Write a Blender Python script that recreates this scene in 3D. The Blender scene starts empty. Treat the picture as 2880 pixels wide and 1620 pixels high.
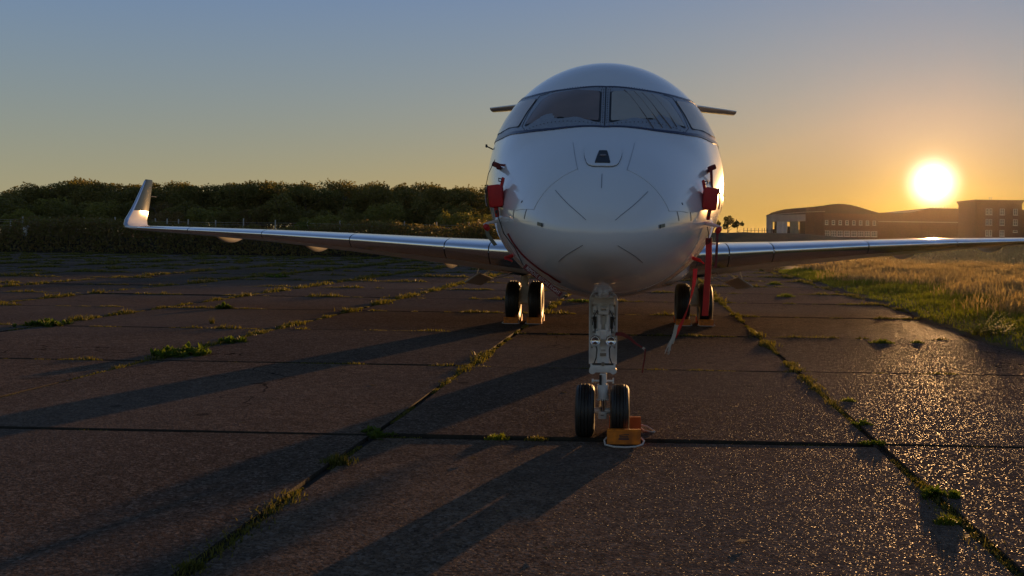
import bpy, bmesh, math, random
import numpy as np
from mathutils import Vector, Matrix

random.seed(7)
RNG = np.random.default_rng(11)
S = bpy.context.scene
COL = S.collection
RAD = math.radians

# ------------------------------------------------------------------ camera
cam_data = bpy.data.cameras.new("camera")
cam = bpy.data.objects.new("camera", cam_data)
COL.objects.link(cam)
S.camera = cam
cam_data.sensor_width = 36.0
cam_data.lens = 36.0 * 2571.4 / 2880.0
cam_data.shift_x = (1440.0 - 1742.0) / 2880.0
cam_data.shift_y = (667.0 - 810.0) / 2880.0
cam_data.clip_start = 0.05
cam_data.clip_end = 8000.0
cam.matrix_world = (Matrix.Translation((0, 0, 2.0)) @ Matrix.Rotation(math.pi / 2, 4, 'X')
                    @ Matrix.Rotation(0.0128, 4, 'Z'))

# ------------------------------------------------------------------ sky and sun
SUN_AZ = RAD(18.9)      # right of +Y
SUN_EL = RAD(3.45)
SUN_DIR = Vector((math.sin(SUN_AZ) * math.cos(SUN_EL), math.cos(SUN_AZ) * math.cos(SUN_EL), math.sin(SUN_EL)))

world = bpy.data.worlds.new("World")
S.world = world
world.use_nodes = True
wt = world.node_tree
wn, wl = wt.nodes, wt.links
bg = wn["Background"]
SKY_STRENGTH = 0.12
bg.inputs[1].default_value = SKY_STRENGTH
sky = wn.new("ShaderNodeTexSky")
sky.sky_type = 'NISHITA'
sky.sun_disc = False
sky.sun_elevation = SUN_EL
sky.sun_rotation = SUN_AZ
sky.air_density = 1.0
sky.dust_density = 0.3
sky.ozone_density = 2.0


def wmath(op, a, b=None, c=None, clamp=False):
    n = wn.new("ShaderNodeMath")
    n.operation = op
    n.use_clamp = clamp
    for i, v in enumerate((a, b, c)):
        if v is None:
            continue
        if isinstance(v, (int, float)):
            n.inputs[i].default_value = v
        else:
            wl.new(v, n.inputs[i])
    return n.outputs[0]


tc = wn.new("ShaderNodeTexCoord")
sep = wn.new("ShaderNodeSeparateXYZ")
wl.new(tc.outputs["Generated"], sep.inputs[0])
elev = wmath('MINIMUM', wmath('MAXIMUM', sep.outputs[2], 0.0), 0.25)
sepc = wn.new("ShaderNodeSeparateColor")
wl.new(sky.outputs[0], sepc.inputs[0])
lum = wmath('MINIMUM', wmath('MAXIMUM', wmath('MULTIPLY', sepc.outputs[0], SKY_STRENGTH), 0.08), 1.0)
# evening colour grade of the physical sky: (offset, exponent, elevation term) for R, G, B
GRADE = ((-0.486, 0.517, -0.962), (-0.890, 0.235, 0.06), (-1.803, -0.159, 2.451))
dotn = wn.new("ShaderNodeVectorMath")
dotn.operation = 'DOT_PRODUCT'
wl.new(tc.outputs["Generated"], dotn.inputs[0])
dotn.inputs[1].default_value = SUN_DIR
ang = wmath('ARCCOSINE', wmath('MINIMUM', dotn.outputs[1], 0.9999999))
# haze aureole round the sun
core = wmath('EXPONENT', wmath('MULTIPLY', wmath('POWER', wmath('DIVIDE', ang, RAD(1.12)), 2.6), -1.0))
halo = wmath('EXPONENT', wmath('DIVIDE', ang, -RAD(1.9)))
wide = wmath('EXPONENT', wmath('DIVIDE', ang, -RAD(14.0)))
# low air in the sun's direction swallows the blue
lowair = wmath('MULTIPLY', wmath('EXPONENT', wmath('MULTIPLY', wmath('POWER', wmath('DIVIDE', wmath('MAXIMUM', sep.outputs[2], 0.0), 0.085), 2.0), -1.0)),
               wmath('EXPONENT', wmath('DIVIDE', ang, -RAD(25.0))))
SWALLOW = (0.0, 0.22, 1.05)
AUR = ((2.4, 0.72, 0.0), (2.2, 0.44, 0.0), (1.75, 0.10, 0.14))
ANTI = (1.5, 1.40, 1.18)      # lifts the unseen sky opposite the sun, to light the nose
# weight of the sun's side; away from it the sky is brightened
dim = wn.new("ShaderNodeMapRange")
dim.interpolation_type = 'SMOOTHSTEP'
dim.inputs[1].default_value = RAD(40)
dim.inputs[2].default_value = RAD(135)
dim.inputs[3].default_value = 1.0
dim.inputs[4].default_value = 0.0
wl.new(ang, dim.inputs[0])
# the sky dims towards the zenith
dimz = wn.new("ShaderNodeMapRange")
dimz.interpolation_type = 'SMOOTHSTEP'
dimz.inputs[1].default_value = 0.12
dimz.inputs[2].default_value = 0.70
dimz.inputs[3].default_value = 1.0
dimz.inputs[4].default_value = 0.33
wl.new(sep.outputs[2], dimz.inputs[0])
chan = []
for (o, g, e), (a1, a2, a3), anti, sw in zip(GRADE, AUR, ANTI, SWALLOW):
    base = wmath('MULTIPLY', wmath('POWER', lum, g), wmath('EXPONENT', wmath('MULTIPLY_ADD', elev, e, o)))
    base = wmath('MULTIPLY', base, wmath('MULTIPLY', wmath('MULTIPLY_ADD', dim.outputs[0], 1.0 - anti, anti), dimz.outputs[0]))
    base = wmath('MULTIPLY', wmath('MULTIPLY_ADD', wide, a3, base), wmath('MULTIPLY_ADD', lowair, -sw, 1.0))
    t = wmath('MULTIPLY_ADD', core, a1, base)
    t = wmath('MAXIMUM', wmath('MULTIPLY_ADD', halo, a2, t), 0.02)
    chan.append(wmath('DIVIDE', t, SKY_STRENGTH))
comb = wn.new("ShaderNodeCombineColor")
for i in range(3):
    wl.new(chan[i], comb.inputs[i])
wl.new(comb.outputs[0], bg.inputs[0])

sun_data = bpy.data.lights.new("sun", 'SUN')
sun_data.energy = 5.0
sun_data.angle = RAD(0.53)
sun_data.color = (1.0, 0.52, 0.19)
sun = bpy.data.objects.new("sun", sun_data)
COL.objects.link(sun)
sun.rotation_euler = (-SUN_DIR).to_track_quat('-Z', 'Y').to_euler()

S.view_settings.view_transform = 'Standard'
S.view_settings.look = 'None'
S.view_settings.exposure = 0.0
S.view_settings.gamma = 1.0
S.render.engine = 'CYCLES'
S.cycles.use_denoising = True
S.cycles.max_bounces = 8
S.cycles.diffuse_bounces = 3
S.cycles.glossy_bounces = 4
S.cycles.transmission_bounces = 4
S.cycles.transparent_max_bounces = 6
S.cycles.volume_bounces = 0
S.cycles.sample_clamp_indirect = 6.0
S.cycles.caustics_reflective = False
S.cycles.caustics_refractive = False


# ------------------------------------------------------------------ object helpers
def tag(o, label=None, cat=None, group=None, kind=None):
    if label: o["label"] = label
    if cat: o["category"] = cat
    if group: o["group"] = group
    if kind: o["kind"] = kind
    return o


def empty(name, loc=(0, 0, 0), rz=0.0):
    o = bpy.data.objects.new(name, None)
    o.empty_display_size = 0.2
    COL.objects.link(o)
    o.location = loc
    o.rotation_euler = (0, 0, rz)
    return o


def link(name, me, parent=None, loc=None, rot=None):
    o = bpy.data.objects.new(name, me)
    COL.objects.link(o)
    if parent is not None:
        o.parent = parent
    if loc is not None:
        o.location = loc
    if rot is not None:
        o.rotation_euler = rot
    return o


def copy_tree(o, parent=None):
    c = o.copy()
    COL.objects.link(c)
    c.parent = parent
    for ch in list(o.children):
        copy_tree(ch, c)
    return c


class MB:
    """collects simple shapes; build() makes one mesh object of them"""

    def __init__(self):
        self.v, self.f = [], []

    def add(self, vs, fs):
        n = len(self.v)
        self.v += [tuple(p) for p in vs]
        self.f += [tuple(i + n for i in f) for f in fs]
        return self

    def box(self, c, size, rot=None, taper=1.0):
        hx, hy, hz = (s / 2 for s in size)
        vs = []
        for z in (-1, 1):
            k = taper if z > 0 else 1.0
            for x, y in ((-1, -1), (1, -1), (1, 1), (-1, 1)):
                p = Vector((x * hx * k, y * hy * k, z * hz))
                if rot is not None:
                    p = rot @ p
                vs.append(Vector(c) + p)
        return self.add(vs, [(3, 2, 1, 0), (4, 5, 6, 7), (0, 1, 5, 4), (1, 2, 6, 5), (2, 3, 7, 6), (3, 0, 4, 7)])

    def rbox(self, c, size, b=0.01, rot=None):
        """box with chamfered edges"""
        hx, hy, hz = (s / 2 for s in size)
        bm = bmesh.new()
        bmesh.ops.create_cube(bm, size=1.0)
        for v in bm.verts:
            v.co = Vector((v.co.x * 2 * hx, v.co.y * 2 * hy, v.co.z * 2 * hz))
        bmesh.ops.bevel(bm, geom=list(bm.edges), offset=b, segments=2, profile=0.6, affect='EDGES')
        bm.verts.index_update()
        vs = [Vector(c) + (rot @ v.co if rot is not None else v.co) for v in bm.verts]
        fs = [tuple(v.index for v in f.verts) for f in bm.faces]
        bm.free()
        return self.add(vs, fs)

    def cyl(self, a, b, r0, r1=None, n=16, caps=True):
        a, b = Vector(a), Vector(b)
        r1 = r0 if r1 is None else r1
        d = (b - a).normalized()
        u = d.orthogonal().normalized()
        w = d.cross(u)
        vs = []
        for p, r in ((a, r0), (b, r1)):
            for i in range(n):
                t = 2 * math.pi * i / n
                vs.append(p + (u * math.cos(t) + w * math.sin(t)) * r)
        fs = [(i, (i + 1) % n, n + (i + 1) % n, n + i) for i in range(n)]
        if caps:
            fs += [tuple(range(n - 1, -1, -1)), tuple(range(n, 2 * n))]
        return self.add(vs, fs)

    def lathe(self, c, axis, prof, n=32):
        """prof: (distance along axis, radius)"""
        c, d = Vector(c), Vector(axis).normalized()
        u = d.orthogonal().normalized()
        w = d.cross(u)
        vs, fs = [], []
        for (h, r) in prof:
            for i in range(n):
                t = 2 * math.pi * i / n
                vs.append(c + d * h + (u * math.cos(t) + w * math.sin(t)) * r)
        for k in range(len(prof) - 1):
            for i in range(n):
                j = (i + 1) % n
                fs.append((k * n + i, k * n + j, (k + 1) * n + j, (k + 1) * n + i))
        return self.add(vs, fs)

    def tube(self, pts, r, n=8):
        pts = [Vector(p) for p in pts]
        vs, fs = [], []
        u = None
        for i, p in enumerate(pts):
            d = (pts[min(i + 1, len(pts) - 1)] - pts[max(i - 1, 0)]).normalized()
            if u is None:
                u = d.orthogonal().normalized()
            u = (u - d * u.dot(d)).normalized()
            w = d.cross(u)
            rr = r[i] if isinstance(r, (list, tuple)) else r
            for k in range(n):
                t = 2 * math.pi * k / n
                vs.append(p + (u * math.cos(t) + w * math.sin(t)) * rr)
        for i in range(len(pts) - 1):
            for k in range(n):
                j = (k + 1) % n
                fs.append((i * n + k, i * n + j, (i + 1) * n + j, (i + 1) * n + k))
        fs.append(tuple(range(n - 1, -1, -1)))
        fs.append(tuple(range((len(pts) - 1) * n, len(pts) * n)))
        return self.add(vs, fs)

    def ribbon(self, pts, wid, thick=0.003):
        """pts: centre points, wid: half-width vectors (one or per point)"""
        pts = [Vector(p) for p in pts]
        vs, fs = [], []
        for i, p in enumerate(pts):
            d = (pts[min(i + 1, len(pts) - 1)] - pts[max(i - 1, 0)]).normalized()
            w = Vector(wid[i] if isinstance(wid[0], (tuple, list, Vector)) else wid)
            nn = d.cross(w).normalized() * thick / 2
            vs += [p - w - nn, p + w - nn, p + w + nn, p - w + nn]
        for i in range(len(pts) - 1):
            for k in range(4):
                j = (k + 1) % 4
                fs.append((i * 4 + k, i * 4 + j, i * 4 + 4 + j, i * 4 + 4 + k))
        m = (len(pts) - 1) * 4
        fs += [(3, 2, 1, 0), (m, m + 1, m + 2, m + 3)]
        return self.add(vs, fs)

    def grid(self, rows, closed=False):
        """rows: list of equal-length point lists"""
        n = len(rows[0])
        vs = [p for r in rows for p in r]
        fs = []
        for i in range(len(rows) - 1):
            for k in range(n if closed else n - 1):
                j = (k + 1) % n
                fs.append((i * n + k, i * n + j, (i + 1) * n + j, (i + 1) * n + k))
        return self.add(vs, fs)

    def mesh(self, name, mat, smooth=True, angle=0.6):
        me = bpy.data.meshes.new(name)
        me.from_pydata([tuple(p) for p in self.v], [], self.f)
        me.validate()
        bm = bmesh.new()
        bm.from_mesh(me)
        bmesh.ops.recalc_face_normals(bm, faces=list(bm.faces))
        bm.to_mesh(me)
        bm.free()
        me.materials.append(mat)
        if smooth:
            me.polygons.foreach_set("use_smooth", [True] * len(me.polygons))
            me.set_sharp_from_angle(angle=angle)
        me.update()
        return me

    def build(self, name, mat, parent=None, smooth=True, angle=0.6, **kw):
        return link(name, self.mesh(name, mat, smooth, angle), parent, **kw)


def np_mesh(name, verts, faces, mat, smooth=False):
    """verts (n,3), faces (m,k) with k = 3 or 4"""
    verts = np.ascontiguousarray(verts, dtype=np.float32)
    faces = np.ascontiguousarray(faces, dtype=np.int32)
    me = bpy.data.meshes.new(name)
    m, k = faces.shape
    me.vertices.add(len(verts))
    me.vertices.foreach_set("co", verts.ravel())
    me.loops.add(m * k)
    me.loops.foreach_set("vertex_index", faces.ravel())
    me.polygons.add(m)
    me.polygons.foreach_set("loop_start", np.arange(m, dtype=np.int32) * k)
    me.polygons.foreach_set("loop_total", np.full(m, k, dtype=np.int32))
    if smooth:
        me.polygons.foreach_set("use_smooth", np.ones(m, dtype=bool))
    me.materials.append(mat)
    me.update(calc_edges=True)
    return me


# ------------------------------------------------------------------ materials
def new_mat(name):
    m = bpy.data.materials.new(name)
    m.use_nodes = True
    return m, m.node_tree, m.node_tree.nodes["Principled BSDF"]


def nd(t, kind, **kw):
    n = t.nodes.new(kind)
    for k, v in kw.items():
        setattr(n, k, v)
    return n


def mat(name, c, c2=None, rough=0.5, metal=0.0, coat=0.0, scale=4.0, bump=0.0, bscale=40.0, rvar=0.0,
        spec=0.5, coords='Object', detail=4.0, lo=0.35, hi=0.65):
    m, t, p = new_mat(name)
    p.inputs["Roughness"].default_value = rough
    p.inputs["Metallic"].default_value = metal
    p.inputs["Coat Weight"].default_value = coat
    p.inputs["Coat Roughness"].default_value = 0.06
    p.inputs["Specular IOR Level"].default_value = spec
    if coords == 'Object':
        src = nd(t, "ShaderNodeTexCoord").outputs["Object"]
    else:
        src = nd(t, "ShaderNodeNewGeometry").outputs["Position"]
    c2 = c2 or tuple(x * 0.85 for x in c)
    nz = nd(t, "ShaderNodeTexNoise")
    nz.inputs["Scale"].default_value = scale
    nz.inputs["Detail"].default_value = detail
    t.links.new(src, nz.inputs["Vector"])
    rmp = nd(t, "ShaderNodeValToRGB")
    rmp.color_ramp.elements[0].position = lo
    rmp.color_ramp.elements[1].position = hi
    rmp.color_ramp.elements[0].color = (*c, 1)
    rmp.color_ramp.elements[1].color = (*c2, 1)
    t.links.new(nz.outputs[0], rmp.inputs[0])
    t.links.new(rmp.outputs[0], p.inputs["Base Color"])
    if rvar:
        mr = nd(t, "ShaderNodeMapRange")
        mr.inputs[3].default_value = max(0.02, rough - rvar)
        mr.inputs[4].default_value = rough + rvar
        t.links.new(nz.outputs[0], mr.inputs[0])
        t.links.new(mr.outputs[0], p.inputs["Roughness"])
    if bump:
        nb = nd(t, "ShaderNodeTexNoise")
        nb.inputs["Scale"].default_value = bscale
        nb.inputs["Detail"].default_value = 3.0
        t.links.new(src, nb.inputs["Vector"])
        b = nd(t, "ShaderNodeBump")
        b.inputs["Strength"].default_value = 1.0
        b.inputs["Distance"].default_value = bump
        t.links.new(nb.outputs[0], b.inputs["Height"])
        t.links.new(b.outputs[0], p.inputs["Normal"])
    return m


def leaf_mat(name, c, c2, trans=0.45, rough=0.55, tcol=None):
    """two-tone foliage, each leaf or blade its own shade, light shining through"""
    m, t, p = new_mat(name)
    p.inputs["Roughness"].default_value = rough
    p.inputs["Specular IOR Level"].default_value = 0.25
    geo = nd(t, "ShaderNodeNewGeometry")
    oi = nd(t, "ShaderNodeObjectInfo")
    add = nd(t, "ShaderNodeMath", operation='MULTIPLY_ADD')
    add.inputs[1].default_value = 0.35
    t.links.new(oi.outputs["Random"], add.inputs[0])
    mul = nd(t, "ShaderNodeMath", operation='MULTIPLY')
    mul.inputs[1].default_value = 0.65
    t.links.new(geo.outputs["Random Per Island"], mul.inputs[0])
    t.links.new(mul.outputs[0], add.inputs[2])
    mx = nd(t, "ShaderNodeMix", data_type='RGBA')
    mx.inputs[6].default_value = (*c, 1)
    mx.inputs[7].default_value = (*c2, 1)
    t.links.new(add.outputs[0], mx.inputs[0])
    t.links.new(mx.outputs[2], p.inputs["Base Color"])
    tr = nd(t, "ShaderNodeBsdfTranslucent")
    tm = nd(t, "ShaderNodeMix", data_type='RGBA', blend_type='MULTIPLY')
    tm.inputs[0].default_value = 1.0
    tm.inputs[7].default_value = (*(tcol or (1.5, 1.5, 0.7)), 1)
    t.links.new(mx.outputs[2], tm.inputs[6])
    t.links.new(tm.outputs[2], tr.inputs["Color"])
    ms = nd(t, "ShaderNodeMixShader")
    ms.inputs[0].default_value = trans
    out = t.nodes["Material Output"]
    t.links.new(p.outputs[0], ms.inputs[1])
    t.links.new(tr.outputs[0], ms.inputs[2])
    t.links.new(ms.outputs[0], out.inputs[0])
    return m


def concrete_mat(name, per_object=True):
    m, t, p = new_mat(name)
    pos = nd(t, "ShaderNodeNewGeometry").outputs["Position"]

    def noise(scale, detail=4.0, rough=0.5):
        n = nd(t, "ShaderNodeTexNoise")
        n.inputs["Scale"].default_value = scale
        n.inputs["Detail"].default_value = detail
        n.inputs["Roughness"].default_value = rough
        t.links.new(pos, n.inputs["Vector"])
        return n.outputs[0]

    def mixc(fac, a, b, blend='MIX'):
        n = nd(t, "ShaderNodeMix", data_type='RGBA', blend_type=blend)
        for i, v in ((0, fac), (6, a), (7, b)):
            if isinstance(v, tuple):
                n.inputs[i].default_value = (*v, 1)
            elif isinstance(v, (int, float)):
                n.inputs[i].default_value = v
            else:
                t.links.new(v, n.inputs[i])
        return n.outputs[2]

    def ramp(src, lo, hi, a=0.0, b=1.0):
        n = nd(t, "ShaderNodeMapRange", interpolation_type='SMOOTHSTEP')
        n.inputs[1].default_value = lo
        n.inputs[2].default_value = hi
        n.inputs[3].default_value = a
        n.inputs[4].default_value = b
        t.links.new(src, n.inputs[0])
        return n.outputs[0]

    base = mixc(ramp(noise(0.45, 5.0, 0.6), 0.3, 0.7), (0.205, 0.145, 0.104), (0.130, 0.093, 0.068))
    if per_object:
        rnd = nd(t, "ShaderNodeObjectInfo").outputs["Random"]
        base = mixc(1.0, base, mixc(rnd, (0.76, 0.77, 0.80), (1.18, 1.14, 1.08)), 'MULTIPLY')
    # aggregate: pale and dark grains
    vor = nd(t, "ShaderNodeTexVoronoi")
    vor.inputs["Scale"].default_value = 110.0
    t.links.new(pos, vor.inputs["Vector"])
    sepv = nd(t, "ShaderNodeSeparateColor")
    t.links.new(vor.outputs["Color"], sepv.inputs[0])
    base = mixc(ramp(sepv.outputs[0], 0.55, 1.0, 0.0, 0.6), base, (0.19, 0.155, 0.132))
    base = mixc(ramp(sepv.outputs[1], 0.6, 1.0, 0.0, 0.65), base, (0.022, 0.018, 0.016))
    vcg = nd(t, "ShaderNodeTexVoronoi")
    vcg.inputs["Scale"].default_value = 42.0
    t.links.new(pos, vcg.inputs["Vector"])
    sg_ = nd(t, "ShaderNodeSeparateColor")
    t.links.new(vcg.outputs["Color"], sg_.inputs[0])
    base = mixc(ramp(sg_.outputs[0], 0.5, 1.0, 0.0, 0.55), base, (0.30, 0.245, 0.205))
    base = mixc(ramp(sg_.outputs[1], 0.5, 1.0, 0.0, 0.6), base, (0.035, 0.027, 0.023))
    # mottling at hand and slab size, and small round stains
    base = mixc(ramp(noise(5.5, 4.0, 0.65), 0.35, 0.68, 0.0, 0.42), base, (0.052, 0.040, 0.033))
    base = mixc(ramp(noise(17.0, 3.0, 0.6), 0.52, 0.72, 0.0, 0.40), base, (0.21, 0.172, 0.145))
    vs = nd(t, "ShaderNodeTexVoronoi")
    vs.inputs["Scale"].default_value = 0.75
    t.links.new(pos, vs.inputs["Vector"])
    base = mixc(ramp(vs.outputs["Distance"], 0.035, 0.075, 0.75, 0.0), base, (0.024, 0.019, 0.016))
    # old dark stains
    base = mixc(ramp(noise(1.6, 3.0), 0.62, 0.78, 0.0, 0.45), base, (0.055, 0.047, 0.04))
    # hairline cracks, only here and there
    wob = nd(t, "ShaderNodeVectorMath", operation='MULTIPLY_ADD')
    wn_ = nd(t, "ShaderNodeTexNoise")
    wn_.inputs["Scale"].default_value = 1.3
    t.links.new(pos, wn_.inputs["Vector"])
    t.links.new(wn_.outputs["Color"], wob.inputs[0])
    wob.inputs[1].default_value = (1.6, 1.6, 0)
    t.links.new(pos, wob.inputs[2])
    vc = nd(t, "ShaderNodeTexVoronoi", feature='DISTANCE_TO_EDGE')
    vc.inputs["Scale"].default_value = 0.16
    t.links.new(wob.outputs[0], vc.inputs["Vector"])
    ck = nd(t, "ShaderNodeMath", operation='MULTIPLY')
    t.links.new(ramp(vc.outputs["Distance"], 0.0008, 0.003, 0.85, 0.0), ck.inputs[0])
    t.links.new(ramp(noise(0.21, 1.0), 0.5, 0.56), ck.inputs[1])
    base = mixc(ck.outputs[0], base, (0.018, 0.014, 0.012))
    # broad weathering
    base = mixc(ramp(noise(0.11, 3.0), 0.42, 0.62, 0.0, 0.35), base, (0.17, 0.145, 0.128))
    t.links.new(base, p.inputs["Base Color"])
    p.inputs["Specular IOR Level"].default_value = 0.30
    # most of the surface is dull; single grains are polished and glint
    t.links.new(ramp(sepv.outputs[2], 0.91, 0.99, 0.95, 0.44), p.inputs["Roughness"])
    t.links.new(ramp(sepv.outputs[2], 0.91, 0.99, 0.0, 0.034), p.inputs["Specular IOR Level"])
    vg = nd(t, "ShaderNodeTexVoronoi")
    vg.inputs["Scale"].default_value = 38.0
    t.links.new(pos, vg.inputs["Vector"])
    hgt = nd(t, "ShaderNodeMath", operation='ADD')
    t.links.new(noise(95.0, 2.0, 0.6), hgt.inputs[0])
    sc = nd(t, "ShaderNodeMath", operation='MULTIPLY')
    sc.inputs[1].default_value = 0.9
    t.links.new(vg.outputs["Distance"], sc.inputs[0])
    t.links.new(sc.outputs[0], hgt.inputs[1])
    b = nd(t, "ShaderNodeBump")
    b.inputs["Strength"].default_value = 1.0
    b.inputs["Distance"].default_value = 0.016
    t.links.new(hgt.outputs[0], b.inputs["Height"])
    t.links.new(b.outputs[0], p.inputs["Normal"])
    return m


M = {}
M['concrete'] = concrete_mat("concrete")
M['concrete_far'] = concrete_mat("concrete_far", False)
M['soil'] = mat("joint_soil", (0.018, 0.014, 0.01), (0.035, 0.028, 0.018), rough=0.95, scale=9, coords='World', bump=0.01, bscale=30)
M['earth'] = mat("earth", (0.10, 0.075, 0.04), (0.06, 0.055, 0.025), rough=0.95, scale=0.6, coords='World', bump=0.03, bscale=6)
M['white'] = mat("white_paint", (0.80, 0.80, 0.80), (0.77, 0.77, 0.77), rough=0.24, coat=0.8, scale=1.3, rvar=0.05)
M['winglet_white'] = mat("winglet_white_paint", (0.74, 0.74, 0.74), (0.70, 0.70, 0.70), rough=0.10, spec=0.3)
M['wingpaint'] = mat("wing_paint", (0.62, 0.63, 0.64), (0.56, 0.57, 0.58), rough=0.3, coat=0.6, scale=2.0, rvar=0.05)
M['navy'] = mat("navy_paint", (0.008, 0.010, 0.045), (0.010, 0.012, 0.05), rough=0.25, spec=0.3)
M['slate'] = mat("slate_blue_paint", (0.055, 0.095, 0.135), (0.048, 0.085, 0.12), rough=0.05, spec=0.12)
M['frame'] = mat("window_frame_alloy", (0.34, 0.36, 0.40), (0.24, 0.26, 0.30), rough=0.35, metal=0.35, scale=60, detail=2)
M['gasket'] = mat("black_seal", (0.008, 0.008, 0.01), rough=0.5)
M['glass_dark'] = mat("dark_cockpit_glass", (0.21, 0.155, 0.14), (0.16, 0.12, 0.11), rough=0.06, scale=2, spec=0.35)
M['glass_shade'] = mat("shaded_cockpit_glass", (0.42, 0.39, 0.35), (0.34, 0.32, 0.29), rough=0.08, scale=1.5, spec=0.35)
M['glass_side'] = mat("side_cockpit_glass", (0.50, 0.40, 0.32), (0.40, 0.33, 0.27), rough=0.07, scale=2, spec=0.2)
M['metal'] = mat("polished_alloy", (0.86, 0.87, 0.90), (0.80, 0.81, 0.84), rough=0.16, metal=1.0, scale=3, rvar=0.04)
M['chrome'] = mat("chrome", (0.85, 0.85, 0.86), rough=0.06, metal=1.0)
M['seam'] = mat("faint_seam", (0.54, 0.55, 0.57), rough=0.5)
M['strip'] = mat("lightning_strip_metal", (0.24, 0.245, 0.26), rough=0.5)
M['line'] = mat("panel_gap", (0.03, 0.032, 0.04), rough=0.6)
M['strut'] = mat("gear_white_paint", (0.80, 0.80, 0.78), (0.66, 0.66, 0.63), rough=0.32, scale=9, coat=0.3, rvar=0.06)
M['steel'] = mat("dull_steel", (0.32, 0.31, 0.29), (0.22, 0.21, 0.2), rough=0.35, metal=0.9, scale=14)
M['black'] = mat("black_rubber", (0.012, 0.012, 0.012), (0.018, 0.017, 0.016), rough=0.55, scale=20, bump=0.0008, bscale=90)
M['tyre'] = mat("tyre_rubber", (0.011, 0.011, 0.011), (0.02, 0.018, 0.016), rough=0.5, scale=8, bump=0.001, bscale=60)
M['rim'] = mat("wheel_alloy", (0.55, 0.54, 0.5), (0.4, 0.39, 0.36), rough=0.35, metal=0.6, scale=12)
M['lamp'] = mat("lamp_reflector", (0.75, 0.76, 0.78), rough=0.05, metal=1.0)
M['red'] = mat("red_fabric", (0.60, 0.018, 0.014), (0.46, 0.014, 0.012), rough=0.6, scale=10, bump=0.002, bscale=40)
M['darkred'] = mat("dark_red_fabric", (0.20, 0.016, 0.012), (0.13, 0.012, 0.01), rough=0.7, scale=10)
M['text'] = mat("white_print", (0.62, 0.58, 0.55), rough=0.6)
M['strap'] = mat("pale_strap", (0.5, 0.45, 0.38), (0.4, 0.36, 0.3), rough=0.6)
M['orange'] = mat("orange_polyurethane", (0.78, 0.22, 0.010), (0.40, 0.11, 0.012), rough=0.5, scale=11, bump=0.001, bscale=50)
M['deeporange'] = mat("red_orange_polyurethane", (0.62, 0.10, 0.012), (0.5, 0.08, 0.01), rough=0.45, scale=7)
M['rope'] = mat("pale_rope", (0.6, 0.57, 0.52), (0.45, 0.43, 0.4), rough=0.8, scale=60)
M['brick'] = mat("brown_brick", (0.16, 0.085, 0.05), (0.11, 0.06, 0.038), rough=0.9, scale=3.0, coords='World', bump=0.02, bscale=5)
M['roof'] = mat("roofing_felt", (0.085, 0.062, 0.048), (0.06, 0.045, 0.036), rough=0.85, scale=0.4, coords='World')
M['cladding'] = mat("grey_cladding", (0.34, 0.31, 0.27), (0.29, 0.26, 0.23), rough=0.6, scale=0.8, coords='World')
M['doorgreen'] = mat("grey_green_door", (0.20, 0.20, 0.14), (0.15, 0.15, 0.11), rough=0.6, scale=1.0, coords='World')
M['doorwhite'] = mat("pale_door", (0.5, 0.48, 0.47), (0.42, 0.41, 0.4), rough=0.6, scale=1.0, coords='World')
M['dark'] = mat("interior_shade", (0.02, 0.016, 0.012), rough=0.9)  # near-black standing in for the unlit inside of the hangar
M['winframe'] = mat("white_window_frame", (0.62, 0.60, 0.57), rough=0.5)
M['pane'] = mat("window_pane", (0.10, 0.09, 0.085), (0.2, 0.19, 0.18), rough=0.12, scale=0.7, coords='World', coat=0.6)
M['galv'] = mat("galvanised_post", (0.42, 0.42, 0.42), (0.32, 0.32, 0.32), rough=0.5, metal=0.4, scale=6)
M['concretepost'] = mat("pale_concrete_post", (0.45, 0.43, 0.4), (0.35, 0.33, 0.3), rough=0.85, scale=5)
M['bark'] = mat("bark", (0.06, 0.045, 0.03), (0.1, 0.08, 0.06), rough=0.9, scale=6, bump=0.02, bscale=12)
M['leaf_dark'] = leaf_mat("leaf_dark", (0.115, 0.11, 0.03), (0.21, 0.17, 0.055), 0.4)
M['leaf_olive'] = leaf_mat("leaf_olive", (0.15, 0.155, 0.036), (0.25, 0.215, 0.062), 0.4)
M['leaf_rust'] = leaf_mat("leaf_rust", (0.12, 0.082, 0.032), (0.21, 0.14, 0.058), 0.38)
M['leaf_bright'] = leaf_mat("leaf_bright", (0.07, 0.10, 0.014), (0.13, 0.14, 0.03), 0.45)
M['weed'] = leaf_mat("weed_leaf", (0.05, 0.085, 0.012), (0.11, 0.15, 0.025), 0.5)
M['jgrass'] = leaf_mat("joint_grass", (0.06, 0.075, 0.015), (0.17, 0.15, 0.04), 0.45, tcol=(1.6, 1.5, 0.6))
M['moss'] = leaf_mat("moss", (0.035, 0.045, 0.008), (0.08, 0.075, 0.02), 0.25)
M['meadow'] = leaf_mat("meadow_straw", (0.24, 0.175, 0.075), (0.46, 0.37, 0.19), 0.5, tcol=(1.3, 1.2, 0.8))
M['green'] = leaf_mat("green_blade", (0.07, 0.11, 0.012), (0.16, 0.175, 0.03), 0.55, tcol=(1.8, 1.7, 0.5))
M['dry'] = leaf_mat("dry_weeds", (0.10, 0.075, 0.03), (0.19, 0.14, 0.055), 0.4)


# ================================================================== THE SETTING
def smooth01(a, b, x):
    t = np.clip((np.asarray(x, float) - a) / (b - a), 0, 1)
    return t * t * (3 - 2 * t)


def ground_z(x, y):
    return -0.09 + 2.05 * smooth01(78, 205, y) * smooth01(-90, -10, x) + 1.2 * smooth01(84, 110, y) * (1 - smooth01(-60, 5, x))


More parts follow.
